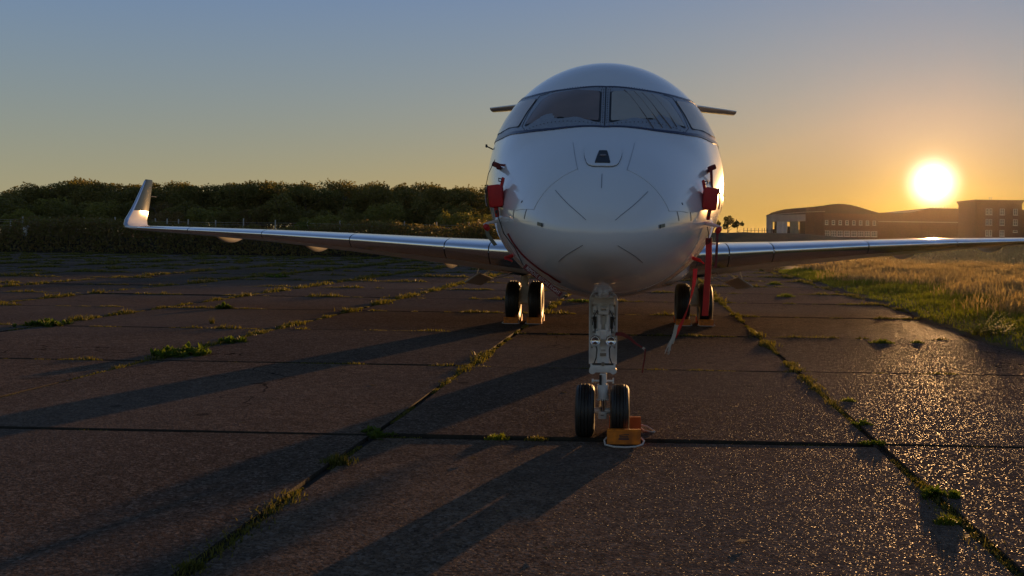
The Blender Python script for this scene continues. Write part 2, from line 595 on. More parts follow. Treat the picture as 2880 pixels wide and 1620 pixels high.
# one sheet reaching the horizon
xs = np.concatenate([np.linspace(-3500, -150, 12), np.linspace(-120, 140, 66), np.linspace(170, 3500, 12)])
ys = np.concatenate([np.linspace(-2500, -60, 8), np.linspace(-40, 260, 76), np.linspace(300, 4500, 14)])
gx, gy = np.meshgrid(xs, ys)
gv = np.stack([gx, gy, ground_z(gx, gy)], -1).reshape(-1, 3)
nx = len(xs)
gf = [(j * nx + i, j * nx + i + 1, (j + 1) * nx + i + 1, (j + 1) * nx + i) for j in range(len(ys) - 1) for i in range(nx - 1)]
tag(link("ground", np_mesh("ground", gv, np.array(gf), M['earth'], True)), kind='structure')

# ---- the concrete apron: a bed of soil, each slab a piece of its own
BETA = math.atan(0.0325)
UV = Vector((math.cos(BETA), -math.sin(BETA), 0))
VV = Vector((math.sin(BETA), math.cos(BETA), 0))
U0, DU, V0, DV = 2.26, 4.97, 8.99, 4.88


def uvw(u, v, z=0.0):
    return UV * u + VV * v + Vector((0, 0, z))


bed = MB()
bed.add([uvw(-66, -0.9, -0.035), uvw(40, -0.9, -0.035), uvw(40, 77.6, -0.035), uvw(-66, 77.6, -0.035)], [(0, 1, 2, 3)])
apron = bed.build("apron", M['soil'])
tag(apron, kind='structure')


def slab_mesh(i, rough):
    r = random.Random(100 + i)
    hu, hv = DU / 2 - 0.034, DV / 2 - 0.036
    per = []
    n = 5

    def chip(a):
        return -abs(r.gauss(0, a)) + a * 0.3
    for side in range(4):
        for k in range(n):
            t = -1 + 2 * k / n
            if side == 0:
                p = (t * hu, -hv - chip(0.005))
            elif side == 1:
                p = (hu + chip(rough), t * hv)
            elif side == 2:
                p = (-t * hu, hv + chip(0.005))
            else:
                p = (-hu - chip(rough), -t * hv)
            per.append(p)
    mb = MB()
    m = len(per)
    vs = [(x * 0.9985, y * 0.9985, 0.0) for x, y in per] + [(x, y, -0.012) for x, y in per] + [(x, y, -0.09) for x, y in per]
    fs = [tuple(range(m))]
    for lay in (0, 1):
        for k in range(m):
            j = (k + 1) % m
            fs.append((lay * m + k, (lay + 1) * m + k, (lay + 1) * m + j, lay * m + j))
    mb.add(vs, fs)
    me = mb.mesh("concrete_slab", M['concrete'], smooth=False)
    me.materials.append(M['soil'])                       # soil-dark edges, which also paint out the sunlit rim
    for pl_ in me.polygons:
        if abs(pl_.normal.z) < 0.6:
            pl_.material_index = 1
    return me


slab_meshes = [slab_mesh(i, 0.012) for i in range(5)]
n_slab = 0
for row in range(-2, 14):
    for colk in range(-14, 7):
        uc, vc = U0 + (colk - 0.5) * DU, V0 + (row + 0.5) * DV
        if colk > 2 and vc < 58:
            continue
        if abs(uc) > 8 + vc * 0.80 or n_slab >= 300:      # wholly outside the picture
            continue
        r = random.Random(row * 97 + colk)
        rot = (r.gauss(0, 0.0008), r.gauss(0, 0.0008), -BETA + (math.pi if r.random() < 0.5 else 0) + r.gauss(0, 0.0007))
        so = link("concrete_slab", slab_meshes[r.randrange(5)], apron, loc=uvw(uc, vc, r.gauss(0, 0.0055)), rot=rot)
        so.scale = (1.0, 1.0 if row < 0 else 0.988, 1.0)      # shorter slabs, so wider dark cross joints farther out
        n_slab += 1

# ---- blades of grass
def blades(base, h, w, lean, az_rng=None, curve=0.3):
    """base (n,3), h, w, lean (n,) -> verts, tri faces"""
    n = len(base)
    a = RNG.uniform(0, 2 * np.pi, n)
    la = RNG.uniform(0, 2 * np.pi, n) if az_rng is None else az_rng
    wd = np.stack([np.cos(a), np.sin(a), np.zeros(n)], -1) * (w / 2)[:, None]
    ld = np.stack([np.cos(la), np.sin(la), np.zeros(n)], -1) * (h * lean)[:, None]
    up = np.stack([np.zeros(n), np.zeros(n), h], -1)
    mid = base + up * 0.55 + ld * curve
    tip = base + up * np.sqrt(np.clip(1 - lean ** 2, 0.1, 1))[:, None] + ld
    v = np.stack([base - wd, base + wd, mid - wd * 0.8, mid + wd * 0.8, tip], 1).reshape(-1, 3)
    o = np.arange(n)[:, None] * 5
    f = np.concatenate([o + np.array([[0, 1, 3]]), o + np.array([[0, 3, 2]]), o + np.array([[2, 3, 4]])], 0)
    return v, f


def vnoise(x, y, s, seed=0):
    """smooth value noise"""
    x, y = np.asarray(x) * s + seed * 17.3, np.asarray(y) * s + seed * 9.1
    xi, yi = np.floor(x), np.floor(y)
    fx, fy = x - xi, y - yi
    fx, fy = fx * fx * (3 - 2 * fx), fy * fy * (3 - 2 * fy)

    def h(a, b):
        t = np.sin(a * 127.1 + b * 311.7 + seed * 74.7) * 43758.5453
        return t - np.floor(t)
    return (h(xi, yi) * (1 - fx) + h(xi + 1, yi) * fx) * (1 - fy) + (h(xi, yi + 1) * (1 - fx) + h(xi + 1, yi + 1) * fx) * fy


# joint grass: low tufts and moss along the joints
jv, jf, mv, mf = [], [], [], []
cnt = [0, 0]


def add_blades(store_v, store_f, idx, base, h, w, lean):
    v, f = blades(base, h, w, lean)
    store_v.append(v)
    store_f.append(f + cnt[idx])
    cnt[idx] += len(v)


def joint_line(p0, p1, dens, amount, hmul, seed):
    """scatter along one joint; amount = share of the length that is overgrown"""
    L = (p1 - p0).length
    n = int(L * dens)
    t = RNG.uniform(0, 1, n)
    s = t * L
    nzv = 0.6 * vnoise(s, s * 0, 1.1, seed) + 0.4 * vnoise(s, s * 0, 3.7, seed + 5)
    keep = nzv > np.quantile(nzv, 1 - amount)
    s, nzv = s[keep], nzv[keep]
    thr = nzv.min() if len(nzv) else 0
    k = np.clip((nzv - thr) / 0.35, 0.0, 1)
    d = (p1 - p0).normalized()
    side = np.array((d.y, -d.x, 0))
    off = RNG.normal(0, 1, len(s)) * (0.014 + 0.05 * k * k) * np.interp(s * 0 + (p0.y + p1.y) / 2, [8, 30], [1.0, 1.9])
    base = np.array(p0)[None] + np.array(d)[None] * s[:, None] + side[None] * off[:, None]
    base[:, 2] = -0.02
    dist = np.maximum(base[:, 1], 4)
    h = (0.022 + 0.085 * k * RNG.uniform(0.3, 1.2, len(s))) * hmul * np.interp(dist, [5, 12, 20, 60], [0.5, 0.9, 1.5, 2.2])
    w = 0.004 + 0.0008 * dist
    g = RNG.uniform(0, 1, len(s)) < 0.62
    add_blades(jv, jf, 0, base[g], h[g], w[g], RNG.uniform(0.2, 0.9, g.sum()))
    m = ~g
    add_blades(mv, mf, 1, base[m], h[m] * 0.55, w[m] * 1.8, RNG.uniform(0.4, 0.95, m.sum()))


amounts = {1: 0.5, 0: 0.80, -1: 0.72, -2: 0.85, -3: 0.88, -4: 0.85, -5: 0.8}
for colk in range(-14, 2):
    u = U0 + colk * DU
    for row in range(-2, 14):
        a, b = uvw(u, V0 + row * DV), uvw(u, V0 + (row + 1) * DV)
        ym = (a.y + b.y) / 2
        if abs(u) > 8 + ym * 0.8:
            continue
        dens = 420 if ym < 14 else (300 if ym < 30 else 170)
        joint_line(a, b, dens, amounts.get(colk, 0.7) + (0.12 if ym > 40 else 0), 1.0, colk * 31 + row)
for row in range(-1, 15):
    v = V0 + row * DV
    for colk in range(-13, 3):
        a, b = uvw(U0 + (colk - 1) * DU, v), uvw(U0 + colk * DU, v)
        if abs(a.x) > 8 + v * 0.8:
            continue
        dens = 260 if v < 16 else (200 if v < 34 else 130)
        joint_line(a, b, dens, 0.18 if v < 12 else (0.55 if v < 34 else 0.78), 0.85 if v < 12 else 1.0, colk * 57 + row * 13 + 3)
tag(link("joint_grass", np_mesh("joint_grass", np.concatenate(jv), np.concatenate(jf), M['jgrass'])),
    "low grass growing along the joints between the concrete slabs", "grass", kind='stuff')
tag(link("joint_moss", np_mesh("joint_moss", np.concatenate(mv), np.concatenate(mf), M['moss'])),
    "dark moss and creeping weed in the joints between the slabs", "moss", kind='stuff')


# ---- grass verge and meadow on the right
VY = np.array([0, 10, 16.67, 18.07, 19.25, 22.0, 25.1, 29.6, 34.1, 42.2, 47.3, 54, 70])
VX = np.array([8.6, 7.7, 7.41, 7.39, 7.5, 7.72, 8.03, 8.53, 8.77, 9.19, 9.2, 9.43, 12.5])


def verge_x(y):
    return np.interp(y, VY, VX) + 0.30 * (vnoise(y, y * 0, 0.9, 3) - 0.5) + 0.16 * (vnoise(y, y * 0, 4.0, 8) - 0.5)


yy = np.linspace(3, 66, 90)
rows = []
for y in yy:
    x0 = float(verge_x(y))
    far = 57 + max(0, x0 - 9.4) * 0.4
    xr = np.concatenate([[x0 - 0.03, x0], x0 + np.linspace(0.06, 1, 14) ** 1.4 * 34])
    z = [-0.06, 0.025] + [0.03 + 0.05 * min(1, (x - x0) / 3) + 0.05 * float(vnoise(x, y, 0.6, 2)) for x in xr[2:]]
    rows.append([(x, y, zz) for x, zz in zip(xr, z)])
mg = MB().grid(rows)
tag(mg.build("meadow_ground", M['earth'], angle=2.0), kind='structure')

N = 330000
y = RNG.uniform(5, 67, N)
x = RNG.uniform(6.5, 34, N)
d = x - verge_x(y)
ok = (d > 0.02) & (x < 0.46 * y + 4) & (y < 57 + np.clip(x - 9.4, 0, 30) * 0.35)
x, y, d = x[ok], y[ok], d[ok]
gold = smooth01(2.2, 6.5, d + 4.0 * (vnoise(x, y, 0.35, 4) - 0.5) + 0.05 * (y - 25)) * (0.25 + 0.75 * smooth01(0.25, 0.5, vnoise(x, y, 0.5, 14)))
is_gold = RNG.uniform(0, 1, len(x)) < gold
patch = vnoise(x, y, 0.8, 6)
z = 0.03 + 0.05 * np.clip(d / 3, 0, 1)
base = np.stack([x, y, z], -1)
g = ~is_gold
h = (0.07 + 0.20 * np.clip(d[g] / 1.8, 0, 1) * (0.35 + 1.1 * patch[g]) + 0.03 * RNG.normal(0, 1, g.sum())).clip(0.04)
v, f = blades(base[g], h, 0.006 + 0.0006 * y[g], RNG.uniform(0.15, 0.8, g.sum()))
tag(link("verge_grass", np_mesh("verge_grass", v, f, M['green'])), "short green grass along the edge of the concrete", "grass", kind='stuff')
h = (0.26 + 0.34 * patch[is_gold] + 0.07 * RNG.normal(0, 1, is_gold.sum())).clip(0.15)
b = base[is_gold]
v, f = blades(b, h, 0.006 + 0.00045 * b[:, 1], RNG.uniform(0.05, 0.5, len(b)), curve=0.12)
# seed heads: a short wider blade near the top of every second stalk
hs = h[::2]
top = b[::2] + np.stack([RNG.normal(0, 0.05, len(hs)), RNG.normal(0, 0.05, len(hs)), hs * 0.72], -1)
v2, f2 = blades(top, hs * 0.38, 0.016 + 0.0006 * b[::2, 1], RNG.uniform(0.1, 0.6, len(hs)))
tag(link("meadow_grass", np_mesh("meadow_grass", np.concatenate([v, v2]), np.concatenate([f, f2 + len(v)]), M['meadow'])),
    "tall straw-gold grass of the meadow lit from behind by the low sun", "grass", kind='stuff')

# unseen grass added behind the camera to bounce sunlight onto the belly
n = 42000
y = RNG.uniform(-92, -3.5, n)
x = RNG.uniform(-60, 60, n)
v, f = blades(np.stack([x, y, np.full(n, -0.09)], -1), RNG.uniform(0.2, 0.55, n), np.full(n, 0.14), RNG.uniform(0.1, 0.6, n))
tag(link("bounce_grass", np_mesh("bounce_grass", v, f, M['dry'])), "dry grass added behind the viewer to throw warm light on the jet", "grass", kind='stuff')

# rough field between the apron and the hangars
n = 26000
y = RNG.uniform(80, 212, n)
x = RNG.uniform(0, 1, n) * (0.50 * y + 4)
ok = x > 14
x, y = x[ok], y[ok]
base = np.stack([x, y, ground_z(x, y)], -1)
h = 0.25 + 0.3 * vnoise(x, y, 0.12, 5) + RNG.uniform(0, 0.12, len(x))
v, f = blades(base, h, np.full(len(x), 0.16), RNG.uniform(0.1, 0.6, len(x)))
tag(link("field_grass", np_mesh("field_grass", v, f, M['meadow'])), "dry golden grass of the far field in front of the hangars", "grass", kind='stuff')


# ---- leaf clouds, trees and bushes
def leaf_quads(cen, size, rng):
    n = len(cen)
    a = rng.normal(0, 1, (n, 3))
    a /= np.linalg.norm(a, axis=1)[:, None]
    b = np.cross(a, rng.normal(0, 1, (n, 3)))
    b /= np.linalg.norm(b, axis=1)[:, None]
    s = (size * rng.uniform(0.6, 1.3, n))[:, None]
    a, b = a * s, b * s * 0.55
    v = np.stack([cen - a, cen + b, cen + a, cen - b], 1).reshape(-1, 3)
    f = np.arange(n)[:, None] * 4 + np.array([[0, 1, 2, 3]])
    return v, f


def crown_points(rng, h0, h1, rad, nblob, nleaf, up=0.0):
    """leaf centres on the skins of overlapping clumps"""
    pts = []
    hc, hh = (h0 + h1) / 2, (h1 - h0) / 2
    for k in range(nblob):
        d = rng.normal(0, 1, 3)
        d /= np.linalg.norm(d)
        d[2] = d[2] * 0.9 + up
        r = rng.uniform(0.45, 0.78)
        c = np.array([d[0] * rad * r, d[1] * rad * r, hc + d[2] * hh * r])
        br = rng.uniform(0.28, 0.48) * min(rad, hh)
        m = nleaf // nblob
        q = rng.normal(0, 1, (m, 3))
        q /= np.linalg.norm(q, axis=1)[:, None]
        q *= (br * rng.uniform(0.55, 1.12, m) ** 0.6)[:, None]
        q[:, 2] *= 0.85
        pts.append(c + q)
    # sprigs breaking the outline, each rooted in a clump
    for k in range(nleaf // 120):
        c = pts[int(rng.integers(0, nblob))]
        r0 = c[int(rng.integers(0, len(c)))]
        d = np.array([rng.normal(0, 0.5), rng.normal(0, 0.5), rng.uniform(0.4, 1.2)])
        t = np.linspace(0, 1, 7)[:, None]
        pts.append(r0 + d * t * 0.45 + rng.normal(0, 0.03, (7, 3)))
    return np.concatenate(pts)


def make_tree(name, seed, h, rad, trunk_h, leafmat, nblob=11, nleaf=1500, size=0.2):
    rng = np.random.default_rng(seed)
    root = empty(name)
    tr = MB()
    r0 = 0.018 * h + 0.03
    p = Vector((0, 0, -0.3))
    pts = [p.copy()]
    for k in range(5):
        p = p + Vector((rng.normal(0, 0.04 * h / 5), rng.normal(0, 0.04 * h / 5), h * 0.8 / 5))
        pts.append(p.copy())
    tr.tube(pts, [r0 * (1.15 - 0.19 * i) for i in range(6)], 7)
    for k in range(6):
        s = pts[1 + k % 4]
        a = rng.uniform(0, 6.28)
        e = s + Vector((math.cos(a) * rad * 0.7, math.sin(a) * rad * 0.7, h * rng.uniform(0.15, 0.3)))
        mdl = (s + e) / 2 + Vector((0, 0, 0.05 * h))
        tr.tube([s, mdl, e], [r0 * 0.45, r0 * 0.3, r0 * 0.1], 5)
    tr.build("trunk", M['bark'], root)
    c = crown_points(rng, trunk_h, h, rad, nblob, nleaf)
    v, f = leaf_quads(c, np.full(len(c), size), rng)
    link("crown", np_mesh("crown", v, f, leafmat), root)
    return root


def plant(proto, used, x, y, sx, sz, label, cat, group):
    o = proto if not used[0] else copy_tree(proto)
    used[0] = True
    o.location = (x, y, float(ground_z(x, y)))
    o.rotation_euler = (0, 0, random.uniform(0, 6.28))
    o.scale = (sx, sx, sz)
    return tag(o, label, cat, group)


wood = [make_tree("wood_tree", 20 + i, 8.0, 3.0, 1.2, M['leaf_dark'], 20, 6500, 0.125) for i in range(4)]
wused = [[False] for _ in wood]
TOPX = (np.array([-200, 0, 60, 120, 200, 330, 620, 760, 940, 1000, 1130, 1260, 1320, 1365]) - 1742) / 2571.4 * 112
TOPZ = np.array([6.8, 7.33, 8.0, 8.4, 8.64, 8.4, 8.9, 9.1, 8.6, 9.0, 8.9, 8.5, 9.3, 8.8])
for i, xx in enumerate(np.arange(-80, -17.5, 2.3)):
    for rowi, (yb, hs_) in enumerate(((112, 0.97), (118, 1.04))):
        k = random.randrange(4)
        plant(wood[k], wused[k], xx + random.uniform(-1.2, 1.2) + rowi * 1.6, yb + random.uniform(-2, 2),
              random.uniform(1.0, 1.3), hs_ * (float(np.interp(xx, TOPX, TOPZ)) - float(ground_z(xx, 115))) / 7.75 * random.uniform(0.92, 1.02),
              "dark leafy tree in the dense wood behind the wire fence", "tree", "trees of the wood behind the fence")
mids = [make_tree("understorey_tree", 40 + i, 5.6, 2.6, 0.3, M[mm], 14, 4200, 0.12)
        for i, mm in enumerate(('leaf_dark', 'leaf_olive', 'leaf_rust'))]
mused = [[False] for _ in mids]
mlab = ("dark green small tree at the front of the wood", "olive green small tree at the front of the wood",
        "rust brown small tree at the front of the wood")
for i, xx in enumerate(np.arange(-76, -15, 2.9)):
    k = random.choices((0, 1, 2), (5, 3, 2))[0]
    plant(mids[k], mused[k], xx + random.uniform(-1, 1), 104 + random.uniform(-3, 3), random.uniform(0.9, 1.25),
          random.uniform(0.75, 1.08), mlab[k], "tree", ("dark", "olive", "rust")[k] + " small trees fronting the wood")


def bush(name, seed, x, y, h, rad, leafmat, label, nleaf=1300, size=0.12, nblob=14, group=None):
    o = make_tree(name, seed, h, rad, 0.02 * h, M[leafmat], nblob, nleaf, size)
    o.location = (x, y, float(ground_z(x, y)))
    return tag(o, label, "bush", group)


# the bushes that can be told apart
bush("rounded_bush", 61, -31.5, 97, 4.2, 3.3, 'leaf_olive', "big rounded pale green bush in front of the wood, above the left wing", 5200)
bush("rounded_bush", 62, -17.0, 97, 4.4, 4.0, 'leaf_olive', "wide low olive bush before the wood, nearest the fuselage on the left", 5200)
bush("rounded_bush", 63, -46.8, 95, 4.0, 2.8, 'leaf_rust', "rusty brown rounded bush behind the winglet, left of it", 4200)
bush("rounded_bush", 64, -62.5, 96, 3.7, 2.6, 'leaf_olive', "olive bush at the far left, in front of the dark wood", 3600)
bush("bramble_bush", 65, -29.2, 83.5, 3.4, 1.9, 'leaf_bright', "bright yellow-green bramble rising above the left wing", 1800, 0.14)
bush("bramble_bush", 66, -12.5, 83, 3.0, 1.7, 'leaf_rust', "small orange-brown bush just left of the fuselage", 1500, 0.14)

# the weedy bank in front of the fence, round an added dark core that blocks light
mrows = []
for xx in np.linspace(-72, 5, 60):
    hh_ = (1.15 + 0.6 * float(vnoise(xx, 0, 0.22, 9))) * float(smooth01(-62, -52, xx)) + 0.12
    mrows.append([(xx, 80.2, -0.1), (xx, 81.2, hh_ * 0.7), (xx, 82.2, hh_), (xx, 84.2, hh_), (xx, 85.8, -0.1)])
tag(MB().grid(mrows).build("bank_core", M['soil'], angle=2.0), kind='structure')
rng = np.random.default_rng(5)
n = 60000
x = rng.uniform(-70, 4, n)
y = 80.0 + 5.5 * rng.uniform(0, 1, n)
top = 1.2 + 1.5 * vnoise(x, y * 0.3, 0.22, 9) + 0.6 * vnoise(x, y, 1.2, 2)
top = top * smooth01(-61, -52, x) + 0.55
prof = smooth01(79.6, 81.6, y)
c = np.stack([x, y + 0.4 * (vnoise(x, y, 0.5, 3) - 0.5), top * prof * rng.uniform(0.02, 1, n) ** 0.45], -1)
v, f = leaf_quads(c[::2], np.full(len(c[::2]), 0.12), rng)
tag(link("withered_brambles", np_mesh("withered_brambles", v, f, M['leaf_rust'])), "rust-tinged withered brambles on the bank at the apron's far edge", "brambles", kind='stuff')
v, f = leaf_quads(c[1::2], np.full(len(c[1::2]), 0.12), rng)
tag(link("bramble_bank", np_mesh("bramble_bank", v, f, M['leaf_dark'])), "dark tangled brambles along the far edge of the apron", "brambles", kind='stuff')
n = 22000
x = rng.uniform(-70, 6, n)
y = 80.5 + 5.5 * rng.uniform(0, 1, n)
top = (1.5 + 1.0 * vnoise(x, y * 0.3, 0.22, 9)) * smooth01(-61, -52, x) + 0.3
clump = vnoise(x, y, 0.35, 12) > 0.42
x, y, top = x[clump], y[clump], top[clump]
b = np.stack([x, y, top * rng.uniform(0.0, 0.85, len(x)) * smooth01(79.6, 81.6, y)], -1)
v, f = blades(b, rng.uniform(0.35, 1.15, len(x)), np.full(len(x), 0.05), rng.uniform(0.05, 0.4, len(x)))
tag(link("dry_weeds", np_mesh("dry_weeds", v, f, M['dry'])), "tall dry weeds standing on the bank beyond the left wing", "weeds", kind='stuff')

# belt of trees behind the photographer, mirrored in the paintwork
n = 15000
x = rng.uniform(-170, 170, n)
y = -95 - 8 * rng.uniform(0, 1, n)
top = 6.5 + 4.5 * vnoise(x, y * 0, 0.06, 4) + 2.0 * vnoise(x, y * 0, 0.25, 7)
c = np.stack([x, y, top * rng.uniform(0, 1, n) ** 0.6], -1)
v, f = leaf_quads(c, np.full(n, 0.9), rng)
tag(link("distant_treeline", np_mesh("distant_treeline", v, f, M['leaf_olive'])), "far belt of trees behind the viewer, seen only mirrored in the jet", "trees", kind='stuff')

# ---- wire fence beyond the bank
fence = empty("wire_fence", (0, 85, 0))
tag(fence, "wire fence with pale concrete posts in front of the wood on the left", "fence")
post = None
for i, (px, pz) in enumerate([(-66, 3.1), (-62.5, 3.1), (-59.3, 3.1), (-56.61, 2.81), (-55.49, 3.21), (-54.77, 2.9), (-52.94, 3.18), (-51.31, 3.15), (-50.41, 3.16), (-49.77, 3.19),
                               (-48.29, 3.19), (-46.91, 3.27), (-45.0, 3.2), (-43.16, 3.19), (-42.06, 3.18), (-41.0, 3.14), (-40.1, 3.15),
                               (-37.55, 3.1), (-34.96, 3.3), (-32, 3.2), (-29, 3.2), (-26, 3.2), (-23, 3.2), (-20, 3.2), (-17, 3.2), (-14, 3.2)]):
    pb = MB()
    pb.box((px, 0, pz / 2 - 0.05), (0.10, 0.10, pz + 0.1), taper=0.85)
    pb.build("post", M['concretepost'], fence, smooth=False)
wb = MB()
for zz in (0.6, 1.0, 1.4, 1.8, 2.1, 2.4, 2.7, 2.9):
    wb.tube([(-70 + 4 * k, 0.06, zz + 0.02 * math.sin(k * 2.1)) for k in range(15)], 0.012, 4)
wb.build("wires", M['galv'], fence)

up = empty("utility_post", (-53.25, 82, 0))
tag(up, "white box on a short post in front of the fence at far left", "utility box")
q = MB()
q.box((0, 0, 0.8), (0.14, 0.14, 1.6))
q.build("post", M['concretepost'], up, smooth=False)
q = MB()
q.rbox((0, 0, 1.85), (0.36, 0.26, 0.72), 0.03)
q.build("cabinet", M['winframe'], up)
q = MB()
q.rbox((0.2, -0.12, 2.28), (0.3, 0.2, 0.16), 0.03)
q.cyl((0.2, -0.22, 2.28), (0.2, -0.3, 2.28), 0.06)
q.build("lamp_head", M['winframe'], up)

# ---- bank, trees and fence to the right of the fuselage
bk = []
for xx in np.linspace(3, 60, 40):
    hgt = 1.95 * float(smooth01(60, 24, np.array(xx))) if xx > 24 else 1.95
    hgt = hgt * (0.93 + 0.12 * float(vnoise(xx, 0, 0.4, 3)))
    gz = float(ground_z(xx, 148))
    bk.append([(xx, 142, gz - 0.2), (xx, 145, gz + 0.45 * hgt), (xx, 147, gz + 0.9 * hgt), (xx, 149, gz + hgt), (xx, 153, gz + 0.9 * hgt), (xx, 160, gz - 0.2)])
tag(MB().grid(bk).build("earth_bank", M['earth'], angle=2.0), kind='structure')
for (nm, seed, x, y, h, r, nb, nl, lab) in (
        ("field_tree", 71, 14.6, 151, 3.3, 2.4, 9, 1500, "broad dark tree right beside the fuselage, on the earth bank"),
        ("field_tree", 72, 17.9, 151, 3.9, 1.25, 7, 800, "tallest thin-topped tree on the bank right of the fuselage"),
        ("field_tree", 73, 19.6, 152, 2.5, 1.15, 6, 650, "small flat-topped tree between the fuselage and the far fence posts")):
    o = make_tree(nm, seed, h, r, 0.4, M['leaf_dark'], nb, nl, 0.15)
    o.location = (x, y, float(ground_z(x, y)) + 1.4)
    tag(o, lab, "tree")
ff = empty("paddock_fence", (0, 150, 2.3))
tag(ff, "low dark post fence on the bank left of the hangar", "fence")
for i, px in enumerate((20.4, 21.0, 21.6, 22.2, 22.8, 23.4, 23.8, 24.3, 24.9, 25.5)):
    q = MB()
    q.box((px, 0, 0.65), (0.09, 0.09, 1.7 - 0.05 * (i % 3)))
    q.build("post", M['bark'], ff, smooth=False)
q = MB()
for zz in (0.7, 1.05):
    q.box((23.0, 0.06, zz), (5.4, 0.03, 0.06))
q.build("rail", M['bark'], ff, smooth=False)


# ---- hangars and offices
def wall_quad(mb, p0, p1, z0, z1, t=0.3, z1b=None):
    """wall from p0 to p1 (x,y), bottom z0, top z1 (z1b at p1), thickness t to the rear"""
    z1b = z1 if z1b is None else z1b
    d = Vector((p1[0] - p0[0], p1[1] - p0[1], 0)).normalized()
    nrm = Vector((-d.y, d.x, 0)) * t
    a, b = Vector((*p0, 0)), Vector((*p1, 0))
    vs = []
    for q in (a, b, b + nrm, a + nrm):
        vs.append((q.x, q.y, z0))
    for q, z in ((a, z1), (b, z1b), (b + nrm, z1b), (a + nrm, z1)):
        vs.append((q.x, q.y, z))
    mb.add(vs, [(3, 2, 1, 0), (4, 5, 6, 7), (0, 1, 5, 4), (1, 2, 6, 5), (2, 3, 7, 6), (3, 0, 4, 7)])


def window(parent, x, y, z0, z1, w, nx_=1, nz_=2, t=0.09):
    """frame standing proud of the wall with glazing bars, pane behind it"""
    q = MB()
    h = z1 - z0
    q.box((x, y - 0.05, z0 + t / 2), (w, 0.12, t))
    q.box((x, y - 0.05, z1 - t / 2), (w, 0.12, t))
    for s in (-1, 1):
        q.box((x + s * (w / 2 - t / 2), y - 0.05, (z0 + z1) / 2), (t, 0.118, h - 2 * t))
    for i in range(1, nx_):
        q.box((x - w / 2 + w * i / nx_, y - 0.045, (z0 + z1) / 2), (t * 0.7, 0.1, h - 2 * t))
    for i in range(1, nz_):
        q.box((x, y - 0.045, z0 + h * i / nz_), (w - 2 * t, 0.096, t * 0.7))
    o = q.build("window", M['winframe'], parent, smooth=False)
    p = MB()
    p.box((x, y - 0.012, (z0 + z1) / 2), (w - 2 * t, 0.02, h - 2 * t))
    p.build("pane", M['pane'], o, smooth=False)
    q = MB()
    q.box((x, y - 0.09, z0 - 0.05), (w + 0.16, 0.2, 0.09))
    q.build("sill", M['winframe'], o, smooth=False)


GZ = 1.6
# hangar with arched roof
hg = empty("arched_hangar", (0, 0, 0))
tag(hg, "brick hangar with arched roof and tall sliding doors, left of the sun", "hangar")
P0, P1, P2, P3 = (39.0, 243.0), (46.8, 230.0), (51.6, 230.0), (65.05, 230.0)
EAVE = 8.45


def along(t):
    return (P0[0] + (P1[0] - P0[0]) * t, P0[1] + (P1[1] - P0[1]) * t)


q = MB()
wall_quad(q, P1, P2, GZ, 8.85)
wall_quad(q, (51.602, 230.05), (P3[0], 230.05), GZ, 8.7)
wall_quad(q, P3, (72.0, 275.0), GZ, 8.7)
q.build("wall", M['brick'], hg, smooth=False)
q = MB()
wall_quad(q, P0, along(0.15), GZ, EAVE - 0.1)
q.build("door_jamb", M['cladding'], hg, smooth=False)
q = MB()
wall_quad(q, along(0.152), along(0.999), 6.62, EAVE - 0.1)
q.build("door_header", M['cladding'], hg, smooth=False)
for (a0, a1, m_, dy) in ((0.15, 0.25, 'dark', 0.9), (0.24, 0.40, 'doorwhite', 0.5), (0.405, 0.50, 'doorwhite', 0.55), (0.57, 0.585, 'dark', 0.6),
                         (0.585, 0.79, 'doorgreen', 0.5), (0.79, 0.93, 'dark', 0.9)):
    q = MB()
    a, b = along(a0), along(a1)
    wall_quad(q, (a[0] + dy * 0.8, a[1] + dy * 0.5), (b[0] + dy * 0.8, b[1] + dy * 0.5), GZ, 6.9, 0.12)
    q.build("door_and_shade_panel", M[m_], hg, smooth=False)  # the dark ones are sheets painting the shade of open doorway gaps
q = MB()
for (a0, a1) in ((0.50, 0.57), (0.93, 1.0)):
    a, b = along(a0), along(a1)
    wall_quad(q, (a[0] + 0.6, a[1] + 0.4), (b[0] + 0.6, b[1] + 0.4), GZ, 5.35, 0.12)
q.build("gap_shade_panel", M['dark'], hg, smooth=False)  # dark sheets painting the shade in the lower part of the gaps
# far walls with a clerestory strip through which the sky shows
q = MB()
wall_quad(q, (72.0, 275.0), (44.8, 275.0), GZ, 5.0)
wall_quad(q, (72.0, 275.0), (44.8, 275.0), 7.2, 8.4)
wall_quad(q, (44.8, 275.0), P0, GZ, 8.4)
q.build("rear_wall", M['brick'], hg, smooth=False)
# roof: arched outline carried straight back
prof = [(38.95, 242.7, 8.2), (40.0, 241.2, 8.95), (41.2, 239.2, 9.4), (42.6, 236.9, 9.75), (44.5, 233.7, 9.95), (46.8, 229.7, 10.10), (49.0, 229.7, 10.32), (51.25, 229.7, 10.60), (52.8, 229.7, 10.9),
        (54.85, 229.7, 11.10), (56.4, 229.7, 11.05), (57.9, 229.7, 10.88), (59.6, 229.7, 10.5), (61.26, 229.7, 10.02), (63.2, 229.7, 9.45), (65.3, 229.7, 8.93)]
q = MB()
q.grid([[(x, y, z) for x, y, z in prof], [(x + 0.18 * (276 - y), 276.0, z) for x, y, z in prof]])
q.grid([[(x, y, z) for x, y, z in prof], [(x, y, z - 0.25) for x, y, z in prof]])
q.build("roof", M['roof'], hg, angle=0.5)
low = [(x, y + 0.35, EAVE - 0.12 if x < 46.9 else 8.6) for x, y, z in prof]
q = MB()
q.grid([[(x, y + 0.35, max(z - 0.2, lz[2] + 0.02)) for (x, y, z), lz in zip(prof, low)], low])
q.build("gable", M['roof'], hg, smooth=False)
q = MB()
